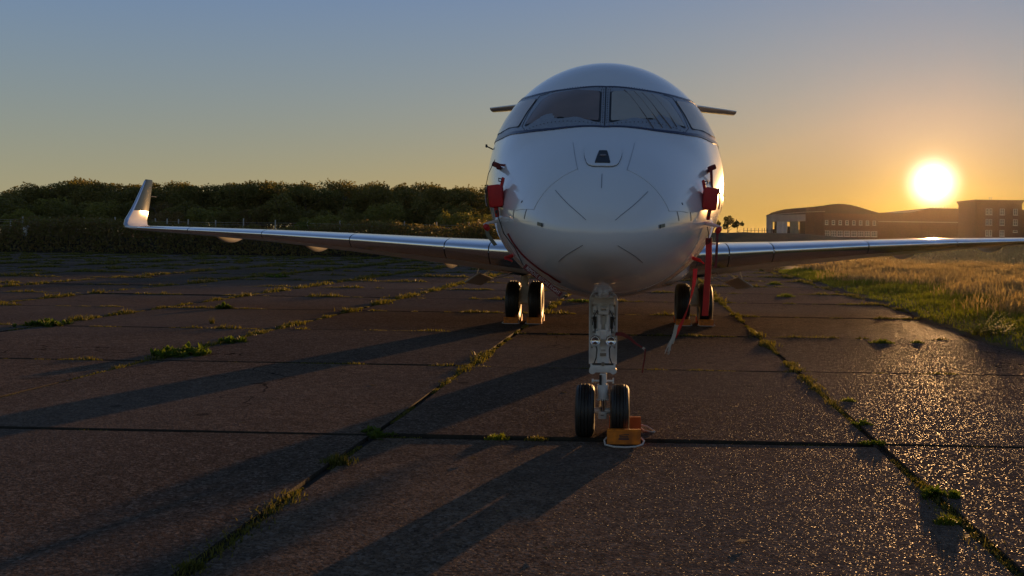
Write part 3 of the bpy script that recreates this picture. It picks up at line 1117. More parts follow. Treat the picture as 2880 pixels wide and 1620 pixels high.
fas = [(38.9, 242.6, 8.15), (41.0, 239.4, 8.5), (46.75, 229.66, 8.92), (51.55, 229.66, 9.12)]
q.ribbon(fas, (0, 0, 0.09), 0.12)
q.build("fascia", M['cladding'], hg, smooth=False)
for i in range(8):
    window(hg, 52.08 + i * 1.712, 230.05, 5.82, 6.95, 0.78, 1, 2)
    window(hg, 52.15 + i * 1.705, 230.05, 2.92, 4.32, 1.42, 3, 2)
q = MB()
for xx in (46.95, 49.2, 51.4):
    q.box((xx, 229.85, 5.2), (0.35, 0.3, 7.2))
q.build("pilaster", M['brick'], hg, smooth=False)

# long hall behind, under the sun
hb = empty("long_hall", (0, 0, 0))
tag(hb, "long hall with stepped roofline directly under the sun", "hangar")
out = [(64.0, 9.35), (70.67, 9.56), (72.3, 9.67), (78.07, 9.65), (80.2, 9.95), (82.5, 10.5), (84.7, 11.03), (90, 11.0), (102, 10.93)]
q = MB()
q.grid([[(x, 250, 1.6) for x, z in out], [(x, 250, min(z - 0.3, 7.2)) for x, z in out], [(x, 250, z - 0.05) for x, z in out]])
q.build("wall", M['brick'], hb, smooth=False)
q = MB()
q.grid([[(x, 249.6, z) for x, z in out], [(x, 290, z) for x, z in out]])
q.grid([[(x, 249.6, z) for x, z in out], [(x, 249.6, z - 0.22) for x, z in out]])
q.build("roof", M['roof'], hb, smooth=False)
q = MB()
q.box((86, 249.85, 7.2), (44, 0.25, 0.22))
q.build("string_course", M['cladding'], hb, smooth=False)
for i in range(4):
    q = MB()
    q.box((70.5 + i * 7.2, 249.86, 4.2), (5.4, 0.2, 5.1))
    q.build("door_panel", M['brick'], hb, smooth=False)
for i in range(14):
    q = MB()
    q.box((86.3 + i * 0.78 + (i % 3) * 0.05, 252, 11.22), (0.09, 0.09, 0.5))
    q.build("roof_post", M['steel'], hb, smooth=False)

# three-storey office block at the right edge
ob = empty("office_block", (0, 0, 0))
tag(ob, "three-storey brown brick office block with white windows at right edge", "building")
q = MB()
q.box((89.15, 220.5, 6.2), (10.9, 11.0, 9.4))
q.build("wall", M['brick'], ob, smooth=False)
q = MB()
for k, (ex, z0, z1) in enumerate(((0.05, 10.9, 11.2), (0.18, 11.2, 11.5), (0.34, 11.5, 11.9))):
    q.box((89.15, 220.5, (z0 + z1) / 2), (10.9 + 2 * ex, 11 + 2 * ex, z1 - z0 - 0.004))
q.build("cornice", M['brick'], ob, smooth=False)
for (z0, z1) in ((8.38, 9.84), (5.92, 7.37), (3.37, 4.80)):
    for (x0, x1, n_) in ((86.08, 86.68, 1), (86.95, 87.55, 1), (89.38, 90.46, 2), (92.52, 93.54, 2)):
        if z0 < 4 and x0 > 92:
            window(ob, (x0 + x1) / 2, 215.0, 4.3, 4.8, x1 - x0, 1, 1)
        else:
            window(ob, (x0 + x1) / 2, 215.0, z0, z1, x1 - x0, n_, 2)
q = MB()
for s in (0, 0.45):
    q.tube([(87.3 + s, 216, 11.9), (87.3 + s, 216, 12.25)], 0.03, 5)
    q.tube([(87.3 + s + 0.14 * math.cos(t), 216, 12.4 + 0.16 * math.sin(t)) for t in np.linspace(0, 6.28, 10)], 0.03, 5)
q.build("roof_vent", M['steel'], ob)
q = MB()
q.box((99.2, 226.5, 5.7), (8.6, 12, 8.3))
q.build("side_wing", M['brick'], ob, smooth=False)
window(ob, 96.2, 220.5, 7.3, 9.0, 1.2, 2, 2)


# ================================================================== THE JET
# local axes: x to the right of the picture, s (= y) aft from the nose wheel's contact point, z up
jet = empty("business_jet", (-0.148, 9.15, 0), 0.0058)
tag(jet, "white twin-engine business jet parked nose-on with red covers", "aircraft")
NOSE = -2.85
FK = np.array([0, .04, .18, .45, .95, 1.65, 2.5, 3.5, 4.6, 5.8, 9.0, 16.5, 19, 22, 25, 27.5, 29.3])
FW = np.array([0, .175, .345, .525, .735, .95, 1.115, 1.26, 1.335, 1.35, 1.35, 1.35, 1.33, 1.18, 0.82, 0.42, 0.10])
FT = np.array([2.02, 2.17, 2.30, 2.46, 2.68, 2.97, 3.46, 3.86, 4.03, 4.075, 4.075, 4.075, 4.075, 4.06, 4.0, 3.93, 3.85])
FB = np.array([2.02, 1.89, 1.785, 1.675, 1.565, 1.475, 1.41, 1.37, 1.355, 1.355, 1.355, 1.36, 1.45, 1.85, 2.5, 3.1, 3.6])
FC = np.array([2.02, 2.03, 2.05, 2.09, 2.16, 2.27, 2.42, 2.58, 2.69, 2.725, 2.725, 2.725, 2.76, 2.95, 3.25, 3.5, 3.72])


def pchip(t, x, y):
    h = np.diff(x)
    dl = np.diff(y) / h
    m = np.zeros(len(x))
    for i in range(1, len(x) - 1):
        if dl[i - 1] * dl[i] > 0:
            w1, w2 = 2 * h[i] + h[i - 1], h[i] + 2 * h[i - 1]
            m[i] = (w1 + w2) / (w1 / dl[i - 1] + w2 / dl[i])
    m[0], m[-1] = dl[0], dl[-1]
    t = np.asarray(t, float)
    i = np.clip(np.searchsorted(x, t) - 1, 0, len(h) - 1)
    u = (t - x[i]) / h[i]
    return ((2 * u**3 - 3 * u**2 + 1) * y[i] + (u**3 - 2 * u**2 + u) * h[i] * m[i]
            + (-2 * u**3 + 3 * u**2) * y[i + 1] + (u**3 - u**2) * h[i] * m[i + 1])


def fus(s, th):
    """point on the fuselage skin at station s and clock angle th (degrees, 0 = crown)"""
    t = math.sqrt(max(s - NOSE, 0.0))
    k = np.sqrt(FK)
    w, zt, zb, zc = (float(pchip(t, k, a)) for a in (FW, FT, FB, FC))
    c = math.cos(RAD(th))
    return Vector((w * math.sin(RAD(th)), s, zc + ((zt - zc) if c > 0 else (zc - zb)) * c))


def fus_n(s, th):
    a = fus(s + 0.012, th) - fus(s - 0.012, th)
    b = fus(s, th + 0.6) - fus(s, th - 0.6)
    n = a.cross(b).normalized()
    return n if n.dot(fus(s, th) - Vector((0, s + 0.6, 2.5))) > 0 else -n


def skin(s, th, off=0.0):
    return fus(s, th) + fus_n(s, th) * off


q = MB()
stations = list(NOSE + np.linspace(0.012, math.sqrt(5.8), 78) ** 2) + list(np.linspace(3.2, 26.4, 44))
q.grid([[fus(s, a) for a in np.linspace(0, 360, 97)[:-1]] for s in stations], closed=True)
n0 = len(q.v)
q.add([fus(NOSE + 1e-6, 0)], [])
q.f += [(n0, i, (i + 1) % 96) for i in range(96)]
fuselage = q.build("fuselage", M['white'], jet, angle=1.2)


def chaikin(p, it=2, keep=0.25):
    for _ in range(it):
        o = []
        for i in range(len(p)):
            a, b = p[i], p[(i + 1) % len(p)]
            o += [tuple(a[k] * (1 - keep) + b[k] * keep for k in (0, 1)), tuple(a[k] * keep + b[k] * (1 - keep) for k in (0, 1))]
        p = o
    return p


def densify(p, n, closed=True):
    o = []
    m = len(p) if closed else len(p) - 1
    for i in range(m):
        a, b = p[i], p[(i + 1) % len(p)]
        o += [tuple(a[k] + (b[k] - a[k]) * j / n for k in (0, 1)) for j in range(n)]
    if not closed:
        o.append(p[-1])
    return o


def round_poly(p, r=0.16):
    """cut the corners only, leaving straight sides"""
    o = []
    n = len(p)
    for i in range(n):
        a, b, c = p[i - 1], p[i], p[(i + 1) % n]
        la = math.hypot((a[0] - b[0]), (a[1] - b[1]) / 40)
        lc = math.hypot((c[0] - b[0]), (c[1] - b[1]) / 40)
        ka, kc = min(0.4, r / max(la, 1e-6) * 0.3), min(0.4, r / max(lc, 1e-6) * 0.3)
        pa = tuple(b[k] + (a[k] - b[k]) * ka for k in (0, 1))
        pc = tuple(b[k] + (c[k] - b[k]) * kc for k in (0, 1))
        for j in range(5):
            t = j / 4
            o.append(tuple((1 - t)**2 * pa[k] + 2 * t * (1 - t) * b[k] + t * t * pc[k] for k in (0, 1)))
    return o


def skin_patch(outline, off, m, name, parent, grow=0.0, rings=6, edge=0.0):
    """panel lying on the skin; outline = (station, clock) loop"""
    c = tuple(sum(p[k] for p in outline) / len(outline) for k in (0, 1))
    loop = densify(outline, 2)
    rows_ = []
    if edge:
        rows_.append([skin(*tuple(c[k] + (p[k] - c[k]) * (1 + grow) for k in (0, 1)), off - edge) for p in loop])
    for r in range(rings):
        f_ = (1 - r / rings) * (1 + grow)
        rows_.append([skin(*tuple(c[k] + (p[k] - c[k]) * f_ for k in (0, 1)), off) for p in loop])
    g = MB().grid(rows_, closed=True)
    n = len(g.v)
    g.add([skin(*c, off)], [])
    m_ = len(loop)
    b0 = n - m_
    g.f += [(n, b0 + i, b0 + (i + 1) % m_) for i in range(m_)]
    return g.build(name, m, parent, angle=0.9)


def skin_strip(line, w, off, m, name, parent, n=6):
    """thin strip of width w metres along a (station, clock) polyline"""
    pts = densify(line, n, closed=False)
    P_ = [skin(*p, off) for p in pts]
    a_, b_ = [], []
    for i, p in enumerate(P_):
        d = (P_[min(i + 1, len(P_) - 1)] - P_[max(i - 1, 0)]).normalized()
        sd = fus_n(*pts[i]).cross(d).normalized() * w / 2
        a_.append(p - sd)
        b_.append(p + sd)
    lo1 = [p - fus_n(*pts[i]) * (off + 0.002) for i, p in enumerate(a_)]
    lo2 = [p - fus_n(*pts[i]) * (off + 0.002) for i, p in enumerate(b_)]
    return MB().grid([lo1, a_, b_, lo2]).build(name, m, parent, smooth=True, angle=0.5)


# windscreen surround between two curves (clock angle, station)
UP = [(0, -.40), (14, -.357), (28, -.17), (41.6, .237), (50, .95)]
LO = [(0, -1.238), (22.5, -1.13), (45, -.80), (65.5, .06), (73, .95)]
tt = np.linspace(0, 4, 41)
ku = np.arange(5.0)
upc = [(float(pchip(t, ku, np.array([p[1] for p in UP]))), float(pchip(t, ku, np.array([p[0] for p in UP])))) for t in tt]
loc_ = [(float(pchip(t, ku, np.array([p[1] for p in LO]))), float(pchip(t, ku, np.array([p[0] for p in LO])))) for t in tt]


def mirror(p):
    return [(s, -a) for s, a in p]


fullu = mirror(upc)[::-1][:-1] + upc
fulll = mirror(loc_)[::-1][:-1] + loc_
rws = []
for j in range(13):
    f_ = j / 12
    rws.append([skin(a[0] + (b[0] - a[0]) * f_, a[1] + (b[1] - a[1]) * f_, 0.003) for a, b in zip(fullu, fulll)])
MB().grid(rws).build("windscreen_surround", M['frame'], fuselage, angle=1.0)
skin_strip(fullu, 0.030, 0.006, M['navy'], "upper_trim_band", fuselage, n=1)
skin_strip(fulll, 0.036, 0.006, M['navy'], "lower_trim_band", fuselage, n=1)
skin_strip([(-.42, 0), (-.8, 0), (-1.225, 0)], 0.010, 0.006, M['gasket'], "centre_post_seal", fuselage, n=8)
front = [(-1.115, 3.2), (-.53, 2.9), (-.285, 27.5), (-.30, 32.5), (-.68, 44.2)]
side = [(-.56, 48.8), (-.14, 36.3), (.15, 43.5), (.52, 49), (.52, 67), (.10, 62.7)]
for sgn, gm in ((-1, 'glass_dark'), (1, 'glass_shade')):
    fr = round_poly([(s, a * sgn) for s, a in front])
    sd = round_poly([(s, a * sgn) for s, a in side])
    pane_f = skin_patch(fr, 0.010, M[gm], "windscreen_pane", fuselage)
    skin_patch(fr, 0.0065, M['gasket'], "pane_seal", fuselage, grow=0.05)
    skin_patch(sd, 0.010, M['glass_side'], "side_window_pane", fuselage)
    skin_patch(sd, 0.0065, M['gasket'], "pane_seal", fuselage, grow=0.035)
    if sgn > 0:      # folds of the sun blind behind the right-hand pane
        for ln, w_ in (([(-.45, 9), (-.75, 17), (-1.07, 26)], 0.005), ([(-.44, 14), (-.72, 22), (-.98, 31)], 0.003), ([(-.42, 18), (-.70, 27), (-.90, 36)], 0.008), ([(-.36, 23), (-.58, 31), (-.80, 39)], 0.003)):
            skin_strip(ln, w_, 0.0108, M['glass_dark'], "blind_fold", fuselage)
    # joints and rows of fasteners in the surround
    skin_strip([(-.19, sgn * 29.5), (-.10, sgn * 34.5), (-.62, sgn * 46.5), (-.80, sgn * 44.5)], 0.006, 0.0055, M['line'], "frame_joint", fuselage, n=6)
    rv = MB()
    for k in range(20):
        f_ = (k + 0.5) / 20
        for (s, a) in ((-.43 + (-.205 + .43) * f_, 1.2 + 27 * f_), (-1.19 + (-.78 + 1.19) * f_, 1.2 + 43.5 * f_), (-.46 - .70 * f_, 1.1), (-.46 - .70 * f_, 2.2)):
            p = skin(s, a * sgn, 0.004)
            rv.box(p, (0.007, 0.007, 0.007))
    rv.build("fastener_rows", M['line'], fuselage, smooth=False)

# forward camera fairing on the nose
egg = chaikin([(-2.255, -10.4), (-2.255, 10.4), (-1.96, 12.4), (-1.70, 8.8), (-1.60, 0), (-1.70, -8.8), (-1.96, -12.4)], 2, 0.2)
skin_patch(egg, 0.004, M['line'], "camera_fairing_seam", fuselage, grow=0.018)
skin_patch(egg, 0.012, M['white'], "camera_fairing", fuselage, edge=0.01)
trap = round_poly([(-1.924, -2.4), (-1.924, 2.4), (-2.20, 5.4), (-2.20, -5.4)], 0.05)
skin_patch(trap, 0.017, M['gasket'], "camera_window", fuselage, edge=0.006)
lens_ = MB()
pl = skin(-2.05, 0, 0.018)
lens_.lathe(pl, fus_n(-2.05, 0), [(0, 0.026), (0.004, 0.022), (0.008, 0.001)], 16)
lens_.build("camera_lens", M['glass_dark'], fuselage)
# radome seam, lightning strips, access panels
for sgn in (-1, 1):
    for nm, ln, w, mm in (
            ("radome_seam", [(-2.255, 18.2), (-2.33, 36), (-2.38, 52), (-2.40, 62), (-2.41, 73), (-2.08, 82.4)], 0.002, 'seam'),
            ("panel_seam", [(-1.578, 17.6), (-2.26, 18.2)], 0.0025, 'strip'),
            ("lightning_strip", [(-2.456, 43.2), (-2.64, 43.2), (-2.822, 43)], 0.0045, 'strip'),
            ("lightning_strip", [(-2.816, 132), (-2.68, 134), (-2.542, 136.6)], 0.0042, 'strip'),
            ("drain_slot", [(-2.29, 77), (-2.285, 87)], 0.010, 'steel'),
            ("drain_slot", [(-2.015, 83), (-2.01, 91)], 0.010, 'steel'),
            ("static_port", [(-2.14, 71.4), (-2.14, 73.6)], 0.012, 'line'),
            ("panel_seam", [(-2.44, 87), (-1.76, 96.2)], 0.002, 'seam'),
            ("panel_seam", [(-1.62, 100), (-1.60, 118), (-1.57, 136), (-1.52, 160)], 0.003, 'seam'),
            ("panel_seam", [(0.75, 52), (0.75, 80), (0.75, 110), (0.75, 140)], 0.004, 'seam')):
        skin_strip([(s, a * sgn) for s, a in ln], w, 0.003, M[mm], nm, fuselage)
    q = MB()
    for k in range(2):
        p = skin(-2.55 + 0.02 * k, sgn * (86.9), 0.004)
    skin_patch([(-2.575, sgn * 84.8), (-2.51, sgn * 84.8), (-2.51, sgn * 89.2), (-2.575, sgn * 89.2)], 0.004, M['doorgreen'], "placard", fuselage, rings=2)
    skin_patch([(-2.578, sgn * 84.3), (-2.566, sgn * 84.3), (-2.566, sgn * 89.8), (-2.578, sgn * 89.8)], 0.007, M['line'], "placard_mark", fuselage, rings=2)
skin_strip([(-2.39, 0), (-2.5, 0), (-2.598, 0)], 0.0045, 0.003, M['strip'], "lightning_strip", fuselage)
# small blade aerials
q = MB()
q.box((0, 1.9, 1.28), (0.02, 0.25, 0.2), taper=1.0)
q.build("blade_aerial", M['white'], fuselage)
q = MB()
q.cyl((-1.235, 0.9, 2.94), (-1.31, 0.88, 2.975), 0.007)
q.rbox((-1.315, 0.87, 2.98), (0.02, 0.035, 0.034), 0.006)
q.build("ice_probe", M['gasket'], fuselage)

# belly fairing
q = MB()
rows_ = []
for s, w, zb, zt in ((4.6, 0.35, 1.36, 1.6), (5.4, 0.95, 1.22, 1.75), (6.5, 1.32, 1.08, 1.85), (8.0, 1.52, 1.02, 1.9), (11, 1.6, 1.0, 1.9), (14, 1.5, 1.05, 1.85), (16, 1.1, 1.2, 1.75), (17.5, 0.4, 1.38, 1.6)):
    zc = (zb + zt) / 2
    rows_.append([(w * math.copysign(abs(math.cos(t)) ** 0.75, math.cos(t)), s, zc + (zt - zb) / 2 * math.copysign(abs(math.sin(t)) ** 0.8, math.sin(t))) for t in np.linspace(0, 2 * math.pi, 41)[:-1]])
q.grid(rows_, closed=True)
q.build("belly_fairing", M['white'], jet, angle=1.2)

# ---- wings
WL = np.array([0.6, 1.2, 2.3, 3.4, 5.7, 8.45, 11.1, 13.55])
WS = np.array([7.4, 7.85, 8.65, 9.45, 11.05, 13.05, 14.9, 16.6])
WC = np.array([7.4, 6.9, 6.2, 5.4, 4.0, 3.0, 2.2, 1.40])
WZ = np.array([1.66, 1.68, 1.72, 1.77, 1.87, 1.965, 2.04, 2.10])
WT = np.array([.90, .84, .70, .59, .455, .31, .21, .125])
WF = np.array([.33, .33, .33, .34, .36, .42, .46, .5])      # share of the thickness above the chord line


def naca(x):
    return (0.2969 * np.sqrt(x) - 0.126 * x - 0.3516 * x**2 + 0.2843 * x**3 - 0.1015 * x**4) / 0.2 * 2.0


def wing_pt(l, x, upper, off=0.0):
    s0, c, z0, t, fu = (float(np.interp(l, WL, a)) for a in (WS, WC, WZ, WT, WF))
    yt = float(naca(np.array(x))) * t
    z = z0 + (fu * yt + off if upper else -(1 - fu) * yt - off) - 0.02 * c * x
    return Vector((l, s0 + c * x - (off if x < 0.02 else 0), z))


XS = np.concatenate([np.linspace(0, 1, 13)[:-1] ** 2 * 0.2, np.linspace(0.2, 1.0, 12)])


def wing_section(l):
    return [wing_pt(l, x, True) for x in XS[::-1]] + [wing_pt(l, x, False) for x in XS[1:]]


def sx(p, sg):
    return (p[0] * sg, p[1], p[2])


for sg in (-1, 1):
    ls = list(np.linspace(0.6, 13.2, 40))
    q = MB()
    q.grid([[sx(p, sg) for p in wing_section(l)] for l in ls], closed=False)
    wing = q.build("wing", M['wingpaint'], jet, angle=0.9)
    # polished slats along the leading edge, a dark gap between each pair
    cuts = [1.5, 2.35, 3.35, 5.75, 8.45, 11.1, 13.18]
    xl = [0.055, 0.035, 0.02, 0.009, 0.003]
    xu = [0.0, 0.003, 0.009, 0.02, 0.04, 0.07, 0.10, 0.13]
    for a, b in zip(cuts[:-1], cuts[1:]):
        rows_ = []
        g = 0.012
        for l in np.linspace(a + g, b - g, 12):
            r_ = [wing_pt(l, 0.055, False, -0.01)] + [wing_pt(l, x, False, 0.006) for x in xl] + [wing_pt(l, x, True, 0.006) for x in xu] + [wing_pt(l, 0.132, True, -0.01)]
            rows_.append([sx(p, sg) for p in r_])
        MB().grid(rows_).build("slat", M['metal'], wing, angle=0.9)
    for l in cuts[1:-1]:
        rows_ = []
        for dl in (-0.014, 0.014):
            r_ = [wing_pt(l + dl, x, False, 0.003) for x in xl] + [wing_pt(l + dl, x, True, 0.003) for x in xu]
            rows_.append([sx(p, sg) for p in r_])
        MB().grid(rows_).build("slat_gap", M['gasket'], wing)
    # flap track fairings
    for l, ln, dz in ((3.9, 3.2, 0.34), (7.75, 2.6, 0.28), (10.7, 2.2, 0.24)):
        s0, c = float(np.interp(l, WL, WS)), float(np.interp(l, WL, WC))
        zb = wing_pt(l, 0.7, False).z
        rows_ = []
        for t in np.linspace(0.0, 1.0, 15):
            r = math.sin(math.pi * min(max(t, 0.004), 0.996)) ** 0.7
            cy = s0 + c * 0.42 + ln * t
            rows_.append([sx((l + 0.10 * r * math.cos(u), cy, zb + 0.02 + (dz * r if math.sin(u) < 0 else 0.06 * r) * math.sin(u)), sg) for u in np.linspace(0, 2 * math.pi, 17)[:-1]])
        MB().grid(rows_, closed=True).build("flap_track_fairing", M['wingpaint'], wing, angle=1.0)
    # landing-light glass in the root
    rows_ = []
    for l in np.linspace(1.62, 2.2, 8):
        rows_.append([sx(wing_pt(l, x, False, 0.010), sg) for x in (0.11, 0.13, 0.15, 0.17)])
    MB().grid(rows_).build("landing_light_lens", M['chrome'], wing)

    # winglet: sections along a curved path (l, z, s, chord, thickness)
    path = [(13.19, 2.088, 16.35, 1.52, .135), (13.55, 2.10, 16.62, 1.44, .128), (13.76, 2.125, 16.82, 1.38, .12), (13.87, 2.20, 16.96, 1.32, .115), (13.915, 2.34, 17.12, 1.22, .105), (13.935, 2.60, 17.44, 1.03, .092),
            (13.97, 2.90, 17.78, 0.84, .078), (14.01, 3.25, 18.14, 0.64, .064), (14.04, 3.52, 18.42, 0.48, .05), (14.045, 3.56, 18.48, 0.40, .03)]

    def wl_section(i):
        l, z, s, c, t = path[i]
        a, b = path[max(i - 1, 0)], path[min(i + 1, len(path) - 1)]
        tx, tz = b[0] - a[0], b[1] - a[1]
        m_ = math.hypot(tx, tz)
        nx_, nz_ = -tz / m_, tx / m_          # inboard/up side
        o = []
        xs_ = np.concatenate([np.linspace(0, 1, 8)[:-1] ** 2 * 0.2, np.linspace(0.2, 1, 7)])
        for x in xs_[::-1]:
            y_ = float(naca(np.array(x))) * t / 2
            o.append(sx((l + nx_ * y_, s + c * x, z + nz_ * y_), sg))
        for x in xs_[1:]:
            y_ = float(naca(np.array(x))) * t / 2
            o.append(sx((l - nx_ * y_, s + c * x, z - nz_ * y_), sg))
        return o
    q = MB()
    q.grid([wl_section(i) for i in range(0, 6)])
    q.build("winglet_root", M['winglet_white'], wing, angle=1.0)
    q = MB()
    q.grid([wl_section(i) for i in range(5, 10)])
    top_ = wl_section(9)
    q.add(top_, [tuple(range(len(top_)))])
    q.build("winglet", M['slate'], wing, angle=1.0)
    # polished leading edge of the winglet
    rows_ = []
    for i in range(2, 9):
        l, z, s, c, t = path[i]
        a, b = path[i - 1], path[i + 1]
        m_ = math.hypot(b[0] - a[0], b[1] - a[1])
        nx_, nz_ = -(b[1] - a[1]) / m_, (b[0] - a[0]) / m_
        r_ = []
        for x, sd in ((0.10, 1), (0.06, 1), (0.03, 1), (0.01, 1), (0.0, 1), (0.015, -1), (0.05, -1), (0.12, -1)):
            y_ = float(naca(np.array(x))) * t / 2 + 0.004
            r_.append(sx((l + sd * nx_ * y_, s + c * x * (1.0 if i < 8 else 0.5) - (0.004 if x == 0 else 0), z + sd * nz_ * y_), sg))
        rows_.append(r_)
    MB().grid(rows_).build("winglet_leading_edge", M['metal'], wing, angle=1.0)
    q = MB()
    q.tube([sx((13.98, 18.7, 3.05), sg), sx((13.93, 18.92, 3.05), sg)], 0.008, 5)
    q.build("static_wick", M['steel'], wing)

    # ---- engine nacelle
    q = MB()
    q.lathe((sg * 2.13, 13.9, 2.98), (0, 1, 0), [(0.9, 0.50), (0.25, 0.58), (0.06, 0.62), (0.25, 0.72)], 40)
    q.lathe((sg * 2.13, 13.9, 2.98), (0, 1, 0), [(0.25, 0.722), (0.8, 0.80), (1.8, 0.83), (3.2, 0.76), (4.6, 0.52), (4.62, 0.40), (4.0, 0.34)], 40)
    nac = q.build("engine_nacelle", M['white'], jet, angle=1.0)
    q = MB()
    q.lathe((sg * 2.13, 13.9, 2.98), (0, 1, 0), [(0.35, 0.575), (0.12, 0.60), (0.02, 0.635), (0.0, 0.66), (0.03, 0.69), (0.14, 0.715), (0.27, 0.732)], 40)
    q.build("inlet_lip", M['metal'], nac, angle=1.0)
    q = MB()
    q.box((sg * 1.45, 16.6, 2.95), (0.8, 2.6, 0.22))
    q.build("pylon", M['white'], nac)
    q = MB()
    q.cyl((sg * 2.13, 14.3, 2.98), (sg * 2.13, 14.34, 2.98), 0.575, n=32)
    q.build("inlet_cover", M['red'], nac)

# ---- tail
q = MB()
rows_ = []
for z, s0, c, t in ((3.8, 20.6, 5.2, .34), (5.0, 22.2, 4.2, .30), (6.2, 23.7, 3.3, .26), (7.15, 24.6, 2.7, .22), (7.3, 24.8, 2.5, .1)):
    xs_ = np.concatenate([np.linspace(0, 1, 7)[:-1] ** 2 * 0.2, np.linspace(0.2, 1, 7)])
    rows_.append([(float(naca(np.array(x))) * t / 2, s0 + c * x, z) for x in xs_[::-1]] + [(-float(naca(np.array(x))) * t / 2, s0 + c * x, z) for x in xs_[1:]])
q.grid(rows_)
q.build("tail_fin", M['white'], jet, angle=1.0)
q = MB()
rows_ = []
for l in np.linspace(-4.85, 4.85, 25):
    a = abs(l) / 4.85
    s0, c, t, z = 24.6 + 2.2 * a, 2.7 - 1.5 * a, 0.26 - 0.15 * a, 7.28 - 0.28 * a
    xs_ = np.concatenate([np.linspace(0, 1, 8)[:-1] ** 2 * 0.2, np.linspace(0.2, 1, 7)])
    rows_.append([(l, s0 + c * x, z + float(naca(np.array(x))) * t / 2) for x in xs_[::-1]] + [(l, s0 + c * x, z - float(naca(np.array(x))) * t / 2) for x in xs_[1:]])
q.grid(rows_)
q.add(rows_[0], [tuple(range(len(rows_[0])))])
q.add(rows_[-1], [tuple(range(len(rows_[0])))])
q.build("tailplane", M['white'], jet, angle=0.9)


# ---- wheels
def tyre_prof(R, W, rim):
    h = W / 2
    p = [(-0.30 * W, rim), (-0.42 * W, rim + 0.12 * (R - rim)), (-h, rim + 0.42 * (R - rim)), (-0.985 * h, rim + 0.62 * (R - rim)), (-0.86 * h, R - 0.16 * (R - rim)), (-0.66 * h, R - 0.05 * (R - rim))]
    g = []
    for k in (-0.36, 0.0, 0.36):
        g += [((k - 0.05) * h, R), ((k - 0.03) * h, R - 0.010), ((k + 0.03) * h, R - 0.010), ((k + 0.05) * h, R)]
    return p + [(-0.5 * h, R - 0.006)] + g + [(0.5 * h, R - 0.006)] + [(-a, b) for a, b in p[::-1]]


def wheel(parent, c, R, W, rim, m_t='tyre'):
    q = MB()
    q.lathe(c, (1, 0, 0), tyre_prof(R, W, rim), 56)
    t_ = q.build("tyre", M['tyre'], parent, angle=0.5)
    q = MB()
    for s in (-1, 1):
        q.lathe(c, (s, 0, 0), [(0.30 * W, rim + 0.005), (0.36 * W, rim * 0.97), (0.30 * W, rim * 0.9), (0.18 * W, rim * 0.82), (0.16 * W, rim * 0.45), (0.24 * W, rim * 0.34), (0.24 * W, 0.001)], 32)
    q.build("wheel_rim", M['rim'], parent, angle=0.5)


# nose gear: x offsets from the strut axis
q = MB()
q.cyl((0, 0.02, 0.66), (0, 0.06, 1.46), 0.056, n=24)                     # main leg
q.rbox((0, 0.0, 0.685), (0.215, 0.10, 0.075), 0.012)                     # steering collar
for s in (-1, 1):
    q.cyl((s * 0.104, -0.055, 0.668), (s * 0.104, 0.03, 0.668), 0.034, n=20)
    q.rbox((s * 0.104, 0.0, 0.705), (0.045, 0.06, 0.06), 0.008)
q.rbox((0.004, 0.0, 0.575), (0.072, 0.075, 0.13), 0.014)
q.cyl((0, 0, 0.40), (0, 0, 0.525), 0.056, n=24)
q.cyl((0, 0, 0.385), (0, 0, 0.405), 0.061, n=24)
q.rbox((0, 0, 0.222), (0.09, 0.10, 0.078), 0.014)                        # axle housing
q.cyl((-0.2, 0, 0.262), (0.2, 0, 0.262), 0.03, n=16)
q.cyl((-0.10, 0.0, 0.56), (0.11, 0.0, 0.56), 0.011, n=10)
q.cyl((0.105, 0.0, 0.535), (0.105, 0.0, 0.59), 0.008, n=8)
q.cyl((-0.11, 0, 0.56), (-0.09, 0, 0.56), 0.02, n=10)
for k in range(9):                                                       # castellated nut
    a = RAD(-80 + 20 * k)
    q.box((0.058 * math.sin(a), -0.058 * math.cos(a), 0.379), (0.012, 0.012, 0.014))
gear = q.build("nose_landing_gear", M['strut'], jet, angle=0.6)
q = MB()
q.cyl((0, 0, 0.25), (0, 0, 0.39), 0.037, n=28)
q.build("oleo_piston", M['chrome'], gear)
for s in (-1, 1):
    wheel(gear, (s * 0.1725, 0, 0.262), 0.265, 0.19, 0.135)
# door behind the leg: a flat plate with bevelled rim
q = MB()
q.add([(-.144, .09, .715), (.138, .09, .715), (.144, .09, 1.36), (.118, .09, 1.46), (-.124, .09, 1.46), (-.15, .09, 1.36),
       (-.144, .115, .715), (.138, .115, .715), (.144, .115, 1.36), (.118, .115, 1.46), (-.124, .115, 1.46), (-.15, .115, 1.36)],
      [(0, 1, 2, 3, 4, 5), (11, 10, 9, 8, 7, 6)] + [(i, (i + 1) % 6, 6 + (i + 1) % 6, 6 + i) for i in range(6)])
for s in (-1, 1):
    q.box((s * 0.134 - 0.003, 0.078, 1.06), (0.012, 0.022, 0.60))
    q.box((s * 0.09, 0.08, 0.86), (0.04, 0.018, 0.05))
q.build("gear_door", M['strut'], gear, smooth=False)
# visor-like upper panel
q = MB()
q.add([(-.095, -.02, 1.40), (.105, -.02, 1.40), (.115, -.035, 1.335), (.0, -.05, 1.325), (-.105, -.035, 1.335),
       (-.095, .09, 1.42), (.105, .09, 1.42), (.115, .09, 1.335), (0, .09, 1.325), (-.105, .09, 1.335)],
      [(0, 1, 2, 3, 4), (9, 8, 7, 6, 5)] + [(i, (i + 1) % 5, 5 + (i + 1) % 5, 5 + i) for i in range(5)])
q.build("upper_visor", M['strut'], gear, smooth=False)
